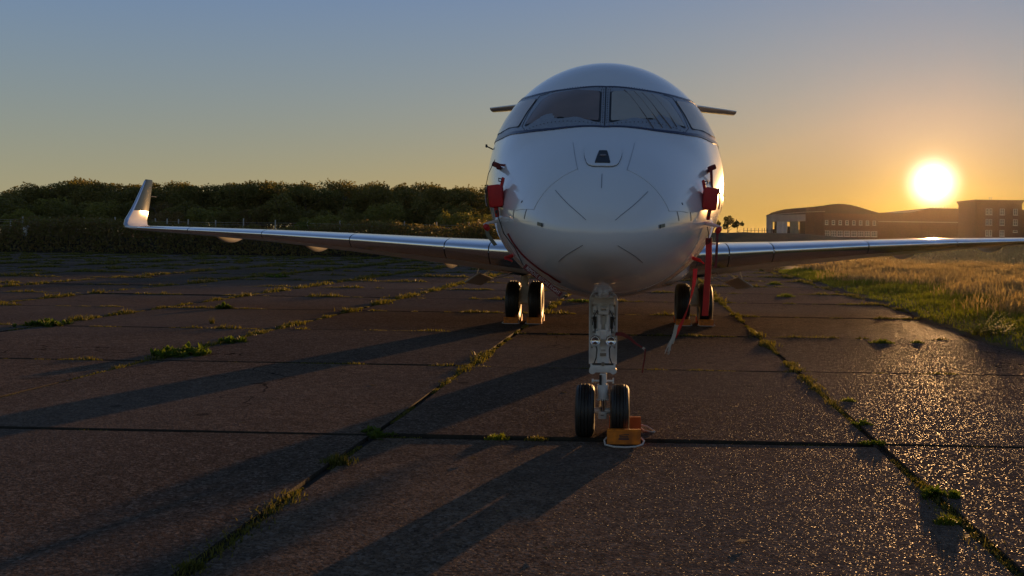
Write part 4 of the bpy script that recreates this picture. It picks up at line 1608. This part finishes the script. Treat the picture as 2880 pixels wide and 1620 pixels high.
# drag brace fork and actuators
q = MB()
for s in (-1, 1):
    q.box((s * 0.042, -0.03, 1.20), (0.024, 0.05, 0.22))
    q.box((s * 0.036, -0.035, 1.075), (0.022, 0.05, 0.12), rot=Matrix.Rotation(RAD(-s * 10), 3, 'Y'))
    q.rbox((s * 0.052, -0.02, 0.985 + 0.055), (0.05, 0.06, 0.05), 0.008)
    q.cyl((s * 0.078, -0.03, 1.27), (s * 0.078, -0.03, 1.31), 0.016, n=12)
    q.cyl((s * 0.095, 0.0, 1.10), (s * 0.095, 0.0, 1.36), 0.009, n=8)
q.cyl((-0.06, -0.03, 1.29), (0.06, -0.03, 1.29), 0.014, n=12)
q.cyl((-0.05, -0.055, 1.245), (0.05, -0.055, 1.245), 0.022, n=14)
q.rbox((0, -0.04, 1.03), (0.066, 0.06, 0.10), 0.01)
q.build("drag_brace", M['strut'], gear, angle=0.5)
q = MB()
for s in (-1, 1):
    q.cyl((s * 0.083, -0.025, 1.085), (s * 0.083, -0.025, 1.205), 0.016, n=14)
    q.cyl((s * 0.083, -0.025, 1.04), (s * 0.083, -0.025, 1.09), 0.007, n=8)
    q.tube([(s * 0.078, -0.03, 0.93), (s * 0.062, -0.05, 0.88), (s * 0.068, -0.06, 0.80), (s * 0.085, -0.03, 0.745)], 0.006, 6)
    q.tube([(s * 0.06, -0.04, 1.27), (s * 0.1, -0.05, 1.2), (s * 0.11, -0.03, 1.12)], 0.005, 6)
    q.tube([(s * 0.05, -0.05, 1.03), (s * 0.058, -0.055, 0.985), (s * 0.05, -0.05, 0.95)], 0.005, 6)
q.box((-0.022, -0.045, 0.575), (0.024, 0.012, 0.10))
q.box((0, -0.052, 1.235), (0.02, 0.03, 0.035))
q.box((0.0, -0.052, 0.735), (0.21, 0.012, 0.016))
q.build("hydraulic_lines", M['black'], gear, angle=0.5)
q = MB()
for s in (-1, 1):
    for (x_, z_) in ((0.108, 1.315), (0.10, 1.235), (0.113, 1.19), (0.092, 1.165), (0.10, 1.05), (0.112, 0.90), (0.088, 0.735)):
        q.rbox((s * x_, -0.02, z_), (0.018, 0.03, 0.02), 0.004)
    q.cyl((s * 0.05, -0.06, 1.245), (s * 0.066, -0.06, 1.245), 0.016, n=12)
q.cyl((0, -0.06, 0.735), (0, 0.0, 0.735), 0.02, n=12)
q.build("fittings", M['steel'], gear, angle=0.5)
for s in (-1, 1):
    c = (s * 0.078 - 0.001, -0.085, 0.972)
    q = MB()
    q.lathe(c, (0, 1, 0), [(0.0, 0.050), (-0.006, 0.053), (0.0, 0.0545), (0.03, 0.052), (0.07, 0.028), (0.075, 0.001)], 32)
    lt = q.build("taxi_light", M['strut'], gear, angle=0.6)
    q = MB()
    q.lathe(c, (0, 1, 0), [(0.001, 0.0495), (0.012, 0.043), (0.022, 0.030), (0.028, 0.013), (0.029, 0.001)], 32)
    q.build("lens", M['lamp'], lt, angle=1.2)
q = MB()
q.box((0, -0.0535, 0.872), (0.05, 0.006, 0.022))
q.box((0, -0.0535, 0.83), (0.066, 0.006, 0.036))
q.build("data_plate", M['winframe'], gear, smooth=False)
q = MB()
q.box((0, -0.0575, 0.83), (0.058, 0.003, 0.028))
for k in range(2):
    q.box((0, -0.0575, 0.868 + 0.009 * k), (0.04, 0.003, 0.003))
q.box((0, -0.0515, 0.225), (0.03, 0.004, 0.010))
q.build("data_plate_print", M['steel'], gear, smooth=False)

# main gear
for sg in (-1, 1):
    cx, cy = sg * 1.955, 12.05
    q = MB()
    q.cyl((cx, cy, 0.62), (cx, cy - 0.02, 1.35), 0.075, 0.085, n=20)
    q.add([(cx - .07, cy - .1, .86), (cx + .07, cy - .1, .86), (cx + .17, cy - .1, .56), (cx + .13, cy - .1, .50), (cx - .13, cy - .1, .50), (cx - .17, cy - .1, .56),
           (cx - .07, cy + .05, .86), (cx + .07, cy + .05, .86), (cx + .17, cy + .05, .56), (cx + .13, cy + .05, .50), (cx - .13, cy + .05, .50), (cx - .17, cy + .05, .56)],
          [(0, 1, 2, 3, 4, 5), (11, 10, 9, 8, 7, 6)] + [(i, (i + 1) % 6, 6 + (i + 1) % 6, 6 + i) for i in range(6)])
    q.cyl((cx, cy - 0.14, 0.60), (cx, cy - 0.09, 0.60), 0.075, n=20)
    q.cyl((cx - 0.36, cy, 0.475), (cx + 0.36, cy, 0.475), 0.06, n=16)
    q.cyl((cx, cy + 0.03, 1.2), (cx - sg * 0.9, cy + 0.05, 1.32), 0.04, n=12)
    mg_ = q.build("main_landing_gear", M['strut'], jet, angle=0.5)
    for s in (-1, 1):
        wheel(mg_, (cx + s * 0.262, cy, 0.475), 0.48, 0.315, 0.24)
    q = MB()
    q.tube([(cx + 0.05, cy - 0.1, 1.2), (cx + 0.09, cy - 0.13, 1.0), (cx + 0.06, cy - 0.12, 0.86)], 0.014, 6)
    q.tube([(cx - 0.04, cy - 0.1, 1.22), (cx - 0.08, cy - 0.12, 1.05), (cx - 0.1, cy - 0.1, 0.8)], 0.010, 6)
    q.tube([(cx - 0.5, cy - 0.15, 1.16), (cx + 0.3, cy - 0.12, 1.14)], 0.010, 6)
    q.build("hydraulic_lines", M['steel'], mg_)
    q = MB()                                                             # door hanging outboard
    A = [Vector((sg * 3.26, 11.5, .93)), Vector((sg * 2.93, 11.5, 1.14)), Vector((sg * 2.68, 12.0, 1.0)), Vector((sg * 2.97, 12.0, .84))]
    nr = (A[1] - A[0]).cross(A[3] - A[0]).normalized() * 0.03
    q.add(A + [a + nr for a in A], [(0, 1, 2, 3), (7, 6, 5, 4)] + [(i, (i + 1) % 4, 4 + (i + 1) % 4, 4 + i) for i in range(4)])
    q.tube([(sg * 2.95, 11.8, 1.06), (sg * 2.6, 11.95, 1.3)], 0.018, 6)
    q.tube([(sg * 2.72, 11.9, 1.0), (sg * 2.05, 12.0, 1.16)], 0.014, 6)
    q.tube([(sg * 3.08, 11.9, 0.98), (sg * 3.0, 12.1, 1.4)], 0.012, 6)
    q.build("gear_door", M['wingpaint'], mg_, smooth=False)


# ================================================================== COVERS, STREAMERS, CHOCKS
JM = Matrix.Translation((-0.148, 9.15, 0)) @ Matrix.Rotation(0.0058, 4, 'Z')


def jw(p):
    """aircraft point to world"""
    return JM @ Vector(p)


def at_jet(name, loc):
    """a thing fixed to the jet: an Empty at the given aircraft point, parts in offsets from it"""
    o = empty(name, jw(loc), 0.0058)
    return o


side_word = {-1: "picture-left", 1: "picture-right"}
for sg in (-1, 1):
    # box-shaped probe cover
    c = at_jet("probe_cover", (sg * 0.885, -1.60, 2.325))
    tag(c, "boxy red fabric probe cover on the %s cheek of the nose" % side_word[sg], "cover", "red probe covers on the nose")
    q = MB()
    rot = Matrix.Rotation(RAD(sg * 7), 3, 'Y')
    q.rbox((0, 0, 0), (0.115, 0.15, 0.185), 0.022, rot)
    q.v = [(x - sg * 0.012 * (1 - (z / 0.1) ** 2) if (x * sg) < 0 else x, y, z) for x, y, z in q.v]
    q.build("bag", M['red'], c, angle=0.8)
    q = MB()
    q.rbox((-sg * 0.052, 0.0, 0.115), (0.022, 0.07, 0.085), 0.01, Matrix.Rotation(RAD(-sg * 12), 3, 'Y'))
    q.build("upper_tab", M['red'], c)
    q = MB()
    q.rbox((-sg * 0.008, 0.0, -0.125), (0.03, 0.07, 0.10), 0.012, Matrix.Rotation(RAD(sg * 10), 3, 'Y'))
    q.build("lower_tab", M['red'], c)
    q = MB()
    q.ribbon([(sg * 0.062, -0.03, 0.09), (sg * 0.074, -0.03, 0.04), (sg * 0.076, -0.03, -0.03), (sg * 0.066, -0.03, -0.085)], (0, 0.05, 0), 0.004)
    q.build("pale_strap", M['strap'], c)
    q = MB()
    q.tube([(-sg * 0.05, -0.04, 0.14), (-sg * 0.028, -0.06, 0.145), (-sg * 0.03, -0.05, 0.12), (-sg * 0.05, -0.045, 0.12)], 0.005, 6)
    q.rbox((-sg * 0.012, -0.04, -0.13), (0.02, 0.03, 0.03), 0.006)
    q.build("buckle", M['black'], c)

    # sock over the upper vane
    c = at_jet("vane_cover", (sg * 0.955, -1.03, 2.625))
    tag(c, "small dark red sock over the %s upper nose probe" % side_word[sg], "cover", "red socks on the upper probes")
    q = MB()
    rot = Matrix.Rotation(RAD(sg * -22), 3, 'Y')
    q.rbox((0, -0.02, 0.0), (0.075, 0.06, 0.045), 0.014, rot)
    q.rbox((-sg * 0.015, 0.03, -0.02), (0.035, 0.10, 0.03), 0.008)
    q.build("sock", M['darkred'], c)
    q = MB()
    if sg < 0:
        q.ribbon([(0.03, -0.04, 0.0), (0.07, -0.05, -0.004), (0.12, -0.045, -0.006)], (0, 0.004, 0.010), 0.004)
    else:
        q.ribbon([(-0.01, -0.05, -0.02), (-0.008, -0.06, -0.08), (-0.006, -0.055, -0.14), (-0.002, -0.06, -0.2)], (0.012, 0.006, 0), 0.004)
    q.build("tail_ribbon", M['darkred'], c)

    # lower pitot probe under its cover
    c = at_jet("pitot_cover", (sg * 0.905, -1.62, 2.09))
    tag(c, "pitot probe with pale arm and red sleeve low on the %s cheek" % side_word[sg], "cover", "covered pitot probes")
    q = MB()
    q.tube([(-sg * 0.05, 0.10, 0.035), (sg * 0.03, 0.02, 0.015), (sg * 0.065, -0.04, 0.0)], [0.016, 0.012, 0.010], 8)
    q.build("probe_arm", M['strut'], c)
    q = MB()
    q.tube([(sg * 0.065, -0.05, -0.004), (sg * 0.045, -0.05, -0.02), (sg * 0.025, -0.045, -0.045)], [0.014, 0.026, 0.018], 10)
    q.build("sleeve", M['red'], c)
    q = MB()
    if sg < 0:
        q.ribbon([(-0.045, -0.05, -0.03), (-0.03, -0.05, -0.09), (0.0, -0.04, -0.13), (0.03, -0.03, -0.17)], (0.014, 0, 0.006), 0.004)
        q.build("strap_end", M['doorgreen'], c)
    else:
        q.ribbon([(0.035, -0.05, -0.05), (0.035, -0.05, -0.12), (0.03, -0.052, -0.2), (0.028, -0.05, -0.28), (0.02, -0.055, -0.33)], [(0.010, 0.006, 0), (0.008, 0.01, 0), (0.011, 0.003, 0), (0.007, 0.01, 0), (0.012, 0.004, 0)], 0.004)
        q.build("streamer", M['darkred'], c)

    # low red peg
    c = at_jet("drain_plug", (sg * 0.80, -1.36, 1.82))
    tag(c, "small red plug under the %s cheek of the fuselage" % side_word[sg], "plug", "red plugs under the nose")
    q = MB()
    q.cyl((-sg * 0.03, 0.02, 0.01), (sg * 0.03, -0.02, -0.01), 0.016, n=12)
    q.cyl((sg * 0.03, -0.02, -0.01), (-sg * 0.035 if sg < 0 else 0.06, -0.04, -0.035), 0.008, n=8)
    q.build("plug", M['red'], c)

# cord looped from the left cover
q = MB()
q.tube([jw(p) for p in ((-0.885, -1.68, 2.62), (-0.93, -1.74, 2.50), (-0.955, -1.72, 2.38), (-0.95, -1.70, 2.28), (-0.92, -1.70, 2.2))], 0.003, 5)
tag(q.build("cover_cord", M['black']), "thin black cord between the two covers on the left cheek", "cord")

# diagonal banner under the left cheek with lettering
a_, b_ = jw((-0.60, -1.92, 1.755)), jw((-0.345, -1.98, 1.565))
bd = (b_ - a_).normalized()
bn = Vector((0, -1, 0))
bw = bd.cross(bn).normalized()
if bw.z < 0:
    bw = -bw
bw = (bw - bd * bw.dot(bd)).normalized()
banner = empty("warning_banner", a_)
tag(banner, "dark red streamer with white REMOVE BEFORE FLIGHT lettering under the picture-left cheek", "streamer")
q = MB()
LB = (b_ - a_).length * 1.12
pts = [bd * (LB * t) + bn * (0.012 * math.sin(t * 7)) for t in np.linspace(-0.04, 1, 12)]
q.ribbon(pts, tuple(bw * 0.021), 0.004)
q.build("ribbon", M['darkred'], banner)
fc = bpy.data.curves.new("lettering", 'FONT')
fc.body = "REMOVE BEFORE FLIGHT"
fc.size = 0.040
fc.align_y = 'CENTER'
fo = bpy.data.objects.new("lettering_source", fc)
COL.objects.link(fo)
bpy.context.view_layer.update()
fm = bpy.data.meshes.new_from_object(fo.evaluated_get(bpy.context.evaluated_depsgraph_get()))
bpy.data.objects.remove(fo)
xs_ = [v.co.x for v in fm.vertices]
k_ = LB * 0.93 / (max(xs_) - min(xs_))
up_ = bw
for v in fm.vertices:
    x_, y_ = (v.co.x - min(xs_)) * k_ + 0.01, v.co.y
    t_ = x_ / LB
    v.co = bd * x_ + up_ * y_ + bn * (0.012 * math.sin(t_ * 7) + 0.0036)
fm.materials.clear()
fm.materials.append(M['text'])
fm.name = "lettering"
link("lettering", fm, banner)
q = MB()
q.tube([Vector(p) for p in (bd * -0.03, jw((-0.70, -1.80, 1.90)) - a_, jw((-0.80, -1.74, 2.02)) - a_, jw((-0.86, -1.70, 2.18)) - a_)], 0.004, 6)
q.build("cord", M['black'], banner)
# dark curve modelled as a thin strip along the skin
q = MB()
line = [skin(s, a, 0.006) for s, a in densify([(-1.77, -104.7), (-1.90, -117), (-2.03, -131), (-2.075, -143), (-2.0, -153)], 5, closed=False)]
q.ribbon([jw(p) for p in line], (0.006, 0.004, 0.004), 0.006)
tag(q.build("dark_curve_strip", M['darkred']), "thin dark strip following the lower left curve of the nose", "strap")

# wide red streamer on the right
st = at_jet("red_streamer", (0.885, -1.50, 1.975))
tag(st, "broad flat bright red streamer hanging in front of the right main wheels", "streamer")
q = MB()
pts = [(0.0, -0.03, 0.0), (0.0, -0.05, -0.12), (-0.006, -0.06, -0.26), (-0.014, -0.055, -0.40), (-0.020, -0.06, -0.52), (-0.026, -0.05, -0.62)]
q.ribbon(pts, (0.026, -0.004, 0), 0.004)
q.build("ribbon", M['red'], st)
q = MB()
q.rbox((0, -0.03, 0.0), (0.056, 0.012, 0.055), 0.004)
q.build("leather_end", M['darkred'], st)
q = MB()
q.tube([(0, -0.02, 0.02), (0.002, 0.02, 0.07), (-0.004, 0.06, 0.12)], 0.004, 6)
q.cyl((0, -0.042, 0.005), (0, -0.034, 0.005), 0.006, n=10)
q.build("cord", M['black'], st)

# twisted streamer blowing aft on the right
st = at_jet("twisted_streamer", (0.80, -1.36, 1.74))
tag(st, "narrow twisted red streamer with frayed white end blowing under the picture-right cheek", "streamer")
q = MB()
pts, wd = [], []
for t in np.linspace(0, 1, 18):
    pts.append((-0.012 - 0.02 * t - 0.16 * t * t, -0.02 - 0.1 * t, -0.58 * t))
    a = 0.3 + 2.2 * t
    wd.append((0.021 * math.cos(a), 0.021 * math.sin(a), 0.0))
q.ribbon(pts, wd, 0.004)
q.build("ribbon", M['red'], st)
q = MB()
e = Vector(pts[-1])
for k in range(14):
    q.tube([e + Vector((random.uniform(-.012, .012), 0, 0.03)), e + Vector((-0.03 + random.uniform(-.02, .02), -0.02, -0.05)), e + Vector((-0.05 + random.uniform(-.03, .025), -0.03, -0.12 + random.uniform(-.02, .02)))], 0.0028, 4)
q.ribbon([e + Vector((0.02, -0.004, 0.11)), e + Vector((0.004, -0.006, 0.03)), e + Vector((-0.02, -0.012, -0.05))], (0.015, -0.004, 0), 0.004)
q.build("frayed_end", M['strap'], st)
q = MB()
q.tube([(0, 0, 0.08), (0.004, -0.01, 0.04), (-0.012, -0.02, 0.0)], 0.004, 6)
q.build("cord", M['black'], st)

# gear-pin flag blowing beside the nose gear
st = at_jet("pin_flag", (0.10, 0.02, 0.98))
tag(st, "dark red flag on the nose gear blown sideways, its tip hanging down", "streamer")
q = MB()
q.ribbon([(0.02, 0, 0.05), (0.09, 0.02, 0.045), (0.16, 0.03, 0.01), (0.23, 0.02, -0.05), (0.30, 0.02, -0.09)], [(0.006, 0.004, 0.018), (0.006, 0.004, 0.018), (0.006, 0.004, 0.015), (0.005, 0.004, 0.009), (0.004, 0.002, 0.005)], 0.004)
q.build("ribbon", M['darkred'], st)
q = MB()
q.ribbon([(0.295, 0.018, -0.087), (0.315, 0.016, -0.10), (0.318, 0.012, -0.115)], (0.006, 0.002, 0.010), 0.004)
q.build("pale_fold", M['strap'], st)
q = MB()
q.ribbon([(0.322, 0.012, -0.10), (0.318, 0.01, -0.19), (0.305, 0.012, -0.27), (0.296, 0.01, -0.34)], (0.007, 0.003, 0), 0.004)
q.build("hanging_tip", M['darkred'], st)


# ---- wheel chocks
def chock_prof(q, x0, x1, y_front, depth, h, flip):
    """wedge block: flat outer face, sloped inner face towards the tyre"""
    s = -1 if flip else 1
    prof = [(0, 0), (0, h - 0.012), (0.012 * s, h), (0.30 * depth * s, h), (depth * s, 0.04), (depth * s, 0)]
    vs = [(x, y_front + py, pz) for x in (x0, x1) for py, pz in prof]
    n = len(prof)
    q.add(vs, [tuple(range(n)), tuple(range(2 * n - 1, n - 1, -1))] + [(i, (i + 1) % n, n + (i + 1) % n, n + i) for i in range(n)])


def chock_pair(name, loc, w, gap, h, depth, label, front, rear, print_mark=False, dx=0.0):
    root = empty(name, loc)
    tag(root, label, "chock")
    q = MB()
    chock_prof(q, -w / 2 - dx, w / 2 - dx, -gap, depth, h, False)
    fb = q.build("front_block", M[front], root, smooth=False)
    if print_mark:
        q = MB()
        for k, (l_, t_) in enumerate(((0.085, 0.012), (0.10, 0.014))):
            q.box((-dx, -gap - 0.001, h * 0.52 - k * 0.020), (l_, 0.002, t_))
        q.ribbon([(-dx - 0.045, -gap - 0.001, h * 0.62), (-dx, -gap - 0.001, h * 0.66), (-dx + 0.05, -gap - 0.001, h * 0.68)], (0, 0, 0.004), 0.002)
        q.build("print", M['line'], fb, smooth=False)
    q = MB()
    chock_prof(q, -w / 2 + dx * 0.3, w / 2 + dx * 0.3, gap, depth, h, True)
    q.build("rear_block", M[rear], root, smooth=False)
    return root


np_ = jw((0.1725 + 0.055, 0, 0.0))
nc = chock_pair("wheel_chock", (np_.x, np_.y, 0.004), 0.325, 0.345, 0.14, 0.20, "orange chock pair round the right-hand nose wheel, tied with white rope", 'orange', 'deeporange', True, 0.012)
q = MB()
q.tube([(-0.176, -0.30, 0.055), (-0.20, -0.33, 0.035), (-0.19, -0.42, 0.012), (-0.10, -0.50, 0.011), (0.0, -0.515, 0.011), (0.10, -0.48, 0.011), (0.165, -0.40, 0.013), (0.185, -0.33, 0.035), (0.155, -0.30, 0.055)], 0.0085, 8)
q.build("rope", M['rope'], nc)
q = MB()
q.tube([(0.165, 0.30, 0.06), (0.23, 0.28, 0.05), (0.29, 0.24, 0.02), (0.31, 0.20, 0.011), (0.27, 0.19, 0.011), (0.20, 0.24, 0.012), (0.165, 0.29, 0.03)], 0.0075, 8)
q.build("rope_loop", M['rope'], nc)
for sg in (-1, 1):
    for s in (-1, 1):
        p = jw((sg * 1.955 + s * 0.262, 12.05, 0))
        which = ("outer" if s * sg > 0 else "inner")
        mc = chock_pair("wheel_chock", (p.x, p.y, 0.004), 0.33, 0.46, 0.15, 0.24,
                        "orange chock pair at the %s wheel of the %s main gear" % (which, side_word[sg]), 'orange', 'deeporange')
        q = MB()
        q.tube([(-0.168, -0.44, 0.05), (-0.20, -0.47, 0.02), (-0.14, -0.52, 0.011), (0.0, -0.535, 0.011), (0.14, -0.52, 0.011), (0.20, -0.47, 0.02), (0.168, -0.44, 0.05)], 0.008, 6)
        q.build("rope", M['rope'], mc)


# ================================================================== WEEDS AND LITTER
def weed(x, y, w, h, kind, label, seed, n=None):
    rng = np.random.default_rng(seed)
    if kind == 'leafy':
        n = n or 260
        vs_, fs_ = [], []
        nr = max(6, int(w * 26))
        for r_ in range(nr):
            cx, cy = (-1 + 2 * (r_ + rng.uniform(0.2, 0.8)) / nr) * w / 2 * 0.85, rng.normal(0, w * 0.20)
            big = (1 - 0.55 * abs(cx) / (w / 2)) * rng.uniform(0.55, 1.1)
            for k in range(max(10, n // nr)):
                az = rng.uniform(0, 6.283)
                el = rng.uniform(0.15, 1.35)
                L = h * big * rng.uniform(0.55, 1.05)
                d_ = np.array([math.cos(az) * math.cos(el), math.sin(az) * math.cos(el), math.sin(el)])
                s_ = np.array([-math.sin(az), math.cos(az), 0.0]) * L * rng.uniform(0.12, 0.24)
                b0 = np.array([cx, cy, 0.0]) + rng.normal(0, 0.012, 3) * np.array([1, 1, 0])
                mid = b0 + d_ * L * 0.6
                tip = b0 + d_ * L + np.array([0, 0, -0.25 * L * math.cos(el)])
                i0 = len(vs_)
                vs_ += [b0, mid + s_, tip, mid - s_]
                fs_.append([i0, i0 + 1, i0 + 2, i0 + 3])
        me = np_mesh("weed_clump", np.array(vs_), np.array(fs_), M['weed'])
    else:
        n = n or 220
        px, py = np.clip(rng.normal(0, w / 5, n), -w / 2.6, w / 2.6), np.clip(rng.normal(0, w / 8, n), -w / 5, w / 5)
        k = np.exp(-(px / (w / 2.4)) ** 2)
        base = np.stack([px, py, np.full(n, -0.01)], -1)
        v, f = blades(base, h * k * rng.uniform(0.4, 1.1, n), np.full(n, 0.006 + 0.0006 * y), rng.uniform(0.2, 0.85, n))
        me = np_mesh("weed_clump", v, f, M['jgrass' if kind == 'grass' else 'green'])
    o = link("weed_clump", me, loc=(x, y, 0.0), rot=(0, 0, -0.03))
    return tag(o, label, "weed")


weed(-7.07, 14.74, 0.95, 0.26, 'leafy', "largest leafy green weed clump, on the joint left of centre", 1, 520)
weed(-7.0, 16.59, 0.48, 0.20, 'leafy', "leafy weed just behind the largest clump", 2)
weed(-12.0, 19.14, 0.85, 0.22, 'leafy', "wide leafy clump at the left edge, right-hand one of two", 3, 360)
weed(-12.9, 18.4, 0.85, 0.18, 'leafy', "low leafy clump touching the left edge of the picture", 4, 300)
weed(-10.31, 23.89, 0.34, 0.24, 'leafy', "single dark weed on the joint under the left wing", 5, 180)
weed(-2.40, 9.07, 0.42, 0.10, 'leafy', "green weed where two joints cross, left of the nose gear", 6, 260)
weed(-2.44, 8.0, 0.42, 0.10, 'grass', "yellowish grass tuft in the joint left of the nose wheels", 7, 260)
weed(2.54, 7.21, 0.36, 0.115, 'leafy', "biggest green weed on the right foreground joint", 8, 300)
weed(2.50, 8.96, 0.28, 0.10, 'leafy', "green weed at the joint crossing in the right foreground", 9, 200)
weed(2.36, 6.5, 0.24, 0.085, 'green', "low green tuft nearest the lower right corner", 10, 200)
weed(2.66, 9.85, 0.26, 0.09, 'leafy', "green weed on the right joint above its crossing", 11, 180)
weed(2.86, 11.3, 0.30, 0.08, 'green', "low tuft on the right joint, level with the nose gear", 12, 180)
weed(5.14, 17.82, 0.60, 0.12, 'green', "wide grass tuft on the cross joint near the meadow edge", 13, 260)
weed(5.85, 17.89, 0.34, 0.10, 'green', "small tuft between the wide tuft and the meadow edge", 14, 160)
weed(-1.18, 9.03, 0.30, 0.075, 'green', "bright tuft on the cross joint, farther left of the nose wheels", 15, 160)
weed(-0.79, 9.01, 0.30, 0.05, 'grass', "flat grass tuft on the cross joint just left of the nose wheels", 16, 140)
weed(-2.53, 5.45, 0.26, 0.07, 'grass', "grass tuft in the joint at the lower left of the picture", 17, 160)
weed(-8.88, 19.96, 0.14, 0.22, 'grass', "single upright stalk left of centre on the second cross joint", 18, 26)
weed(6.9, 40.4, 0.9, 0.16, 'green', "spreading tuft under the right wing beside the verge", 19, 240)
weed(5.8, 31.7, 0.8, 0.18, 'green', "tuft under the right wing, nearer than the spreading one", 20, 240)
weed(-15.3, 41.0, 1.1, 0.25, 'leafy', "leafy patch far out under the left wing", 21, 260)
weed(-1.2, 27.8, 0.9, 0.20, 'leafy', "weed on the joint between the left main gear and the fuselage", 22, 220)

# fern-like bush at the meadow edge
rng = np.random.default_rng(77)
vv_, ff_, n_ = [], [], 0
for k in range(80):
    a = rng.uniform(0, 6.28)
    L = rng.uniform(0.35, 0.85)
    el = rng.uniform(0.35, 1.25)
    p0 = np.array([rng.normal(0, 0.16), rng.normal(0, 0.10), 0.02])
    for j in range(11):
        t = (j + 1) / 11
        p = p0 + np.array([math.cos(a) * math.cos(el) * L * t, math.sin(a) * math.cos(el) * L * t, math.sin(el) * L * t - 0.28 * L * t * t])
        for s in (-1, 1):
            d_ = np.array([-math.sin(a) * s, math.cos(a) * s, -0.15]) * (0.10 * (1 - 0.75 * t) + 0.012)
            w_ = np.array([math.cos(a), math.sin(a), 0.3]) * 0.016
            vv_ += [p - w_, p + d_ * 0.5 + w_ * 0.6, p + d_, p + w_]
            ff_.append([n_, n_ + 1, n_ + 2, n_ + 3])
            n_ += 4
o = link("fern_bush", np_mesh("fern_bush", np.array(vv_), np.array(ff_), M['weed']), loc=(7.75, 19.2, 0.05))
o.scale = (1.15, 1.15, 1.0)
tag(o, "feathery green bush at the near edge of the meadow", "bush")

# fallen leaves and grit on the slabs
rng = np.random.default_rng(31)
spots = [(-0.85, 6.62), (-3.93, 9.58), (0.84, 6.03), (-1.29, 8.19), (-4.44, 14.15), (-5.84, 16.89), (-3.22, 12.05)] + [(float(rng.uniform(-14, 6)), float(rng.uniform(5, 26))) for _ in range(46)]
vv_, ff_ = [], []
for i, (x, y) in enumerate(spots):
    a = rng.uniform(0, 6.28)
    s = rng.uniform(0.025, 0.06)
    for k, (u, w, z) in enumerate(((-1, 0, 0.008), (-.2, .42, 0.014), (1, 0.05, 0.006), (-.1, -.42, 0.016))):
        vv_.append((x + (u * math.cos(a) - w * math.sin(a)) * s, y + (u * math.sin(a) + w * math.cos(a)) * s, z))
    ff_.append([4 * i, 4 * i + 1, 4 * i + 2, 4 * i + 3])
tag(link("leaf_litter", np_mesh("leaf_litter", np.array(vv_), np.array(ff_), M['dry'])), "scattered dead leaves lying on the concrete", "leaves", kind='stuff')


# ================================================================== EVENING HAZE
hz, ht, hp = new_mat("evening_haze")
ht.nodes.remove(hp)
vol = ht.nodes.new("ShaderNodeVolumePrincipled")
vol.inputs["Color"].default_value = (1.0, 0.88, 0.74, 1)
vol.inputs["Density"].default_value = 0.000026
vol.inputs["Anisotropy"].default_value = 0.89
ht.links.new(vol.outputs[0], ht.nodes["Material Output"].inputs["Volume"])
q = MB()
q.box((0, 1000, 6.5), (7600, 7600, 15.0))
q.v = [(x, y, -1.2 if z < 5 else 14.5) for x, y, z in q.v]
tag(q.build("haze", hz, smooth=False), "thin golden evening haze over the whole airfield", "haze", kind='stuff')
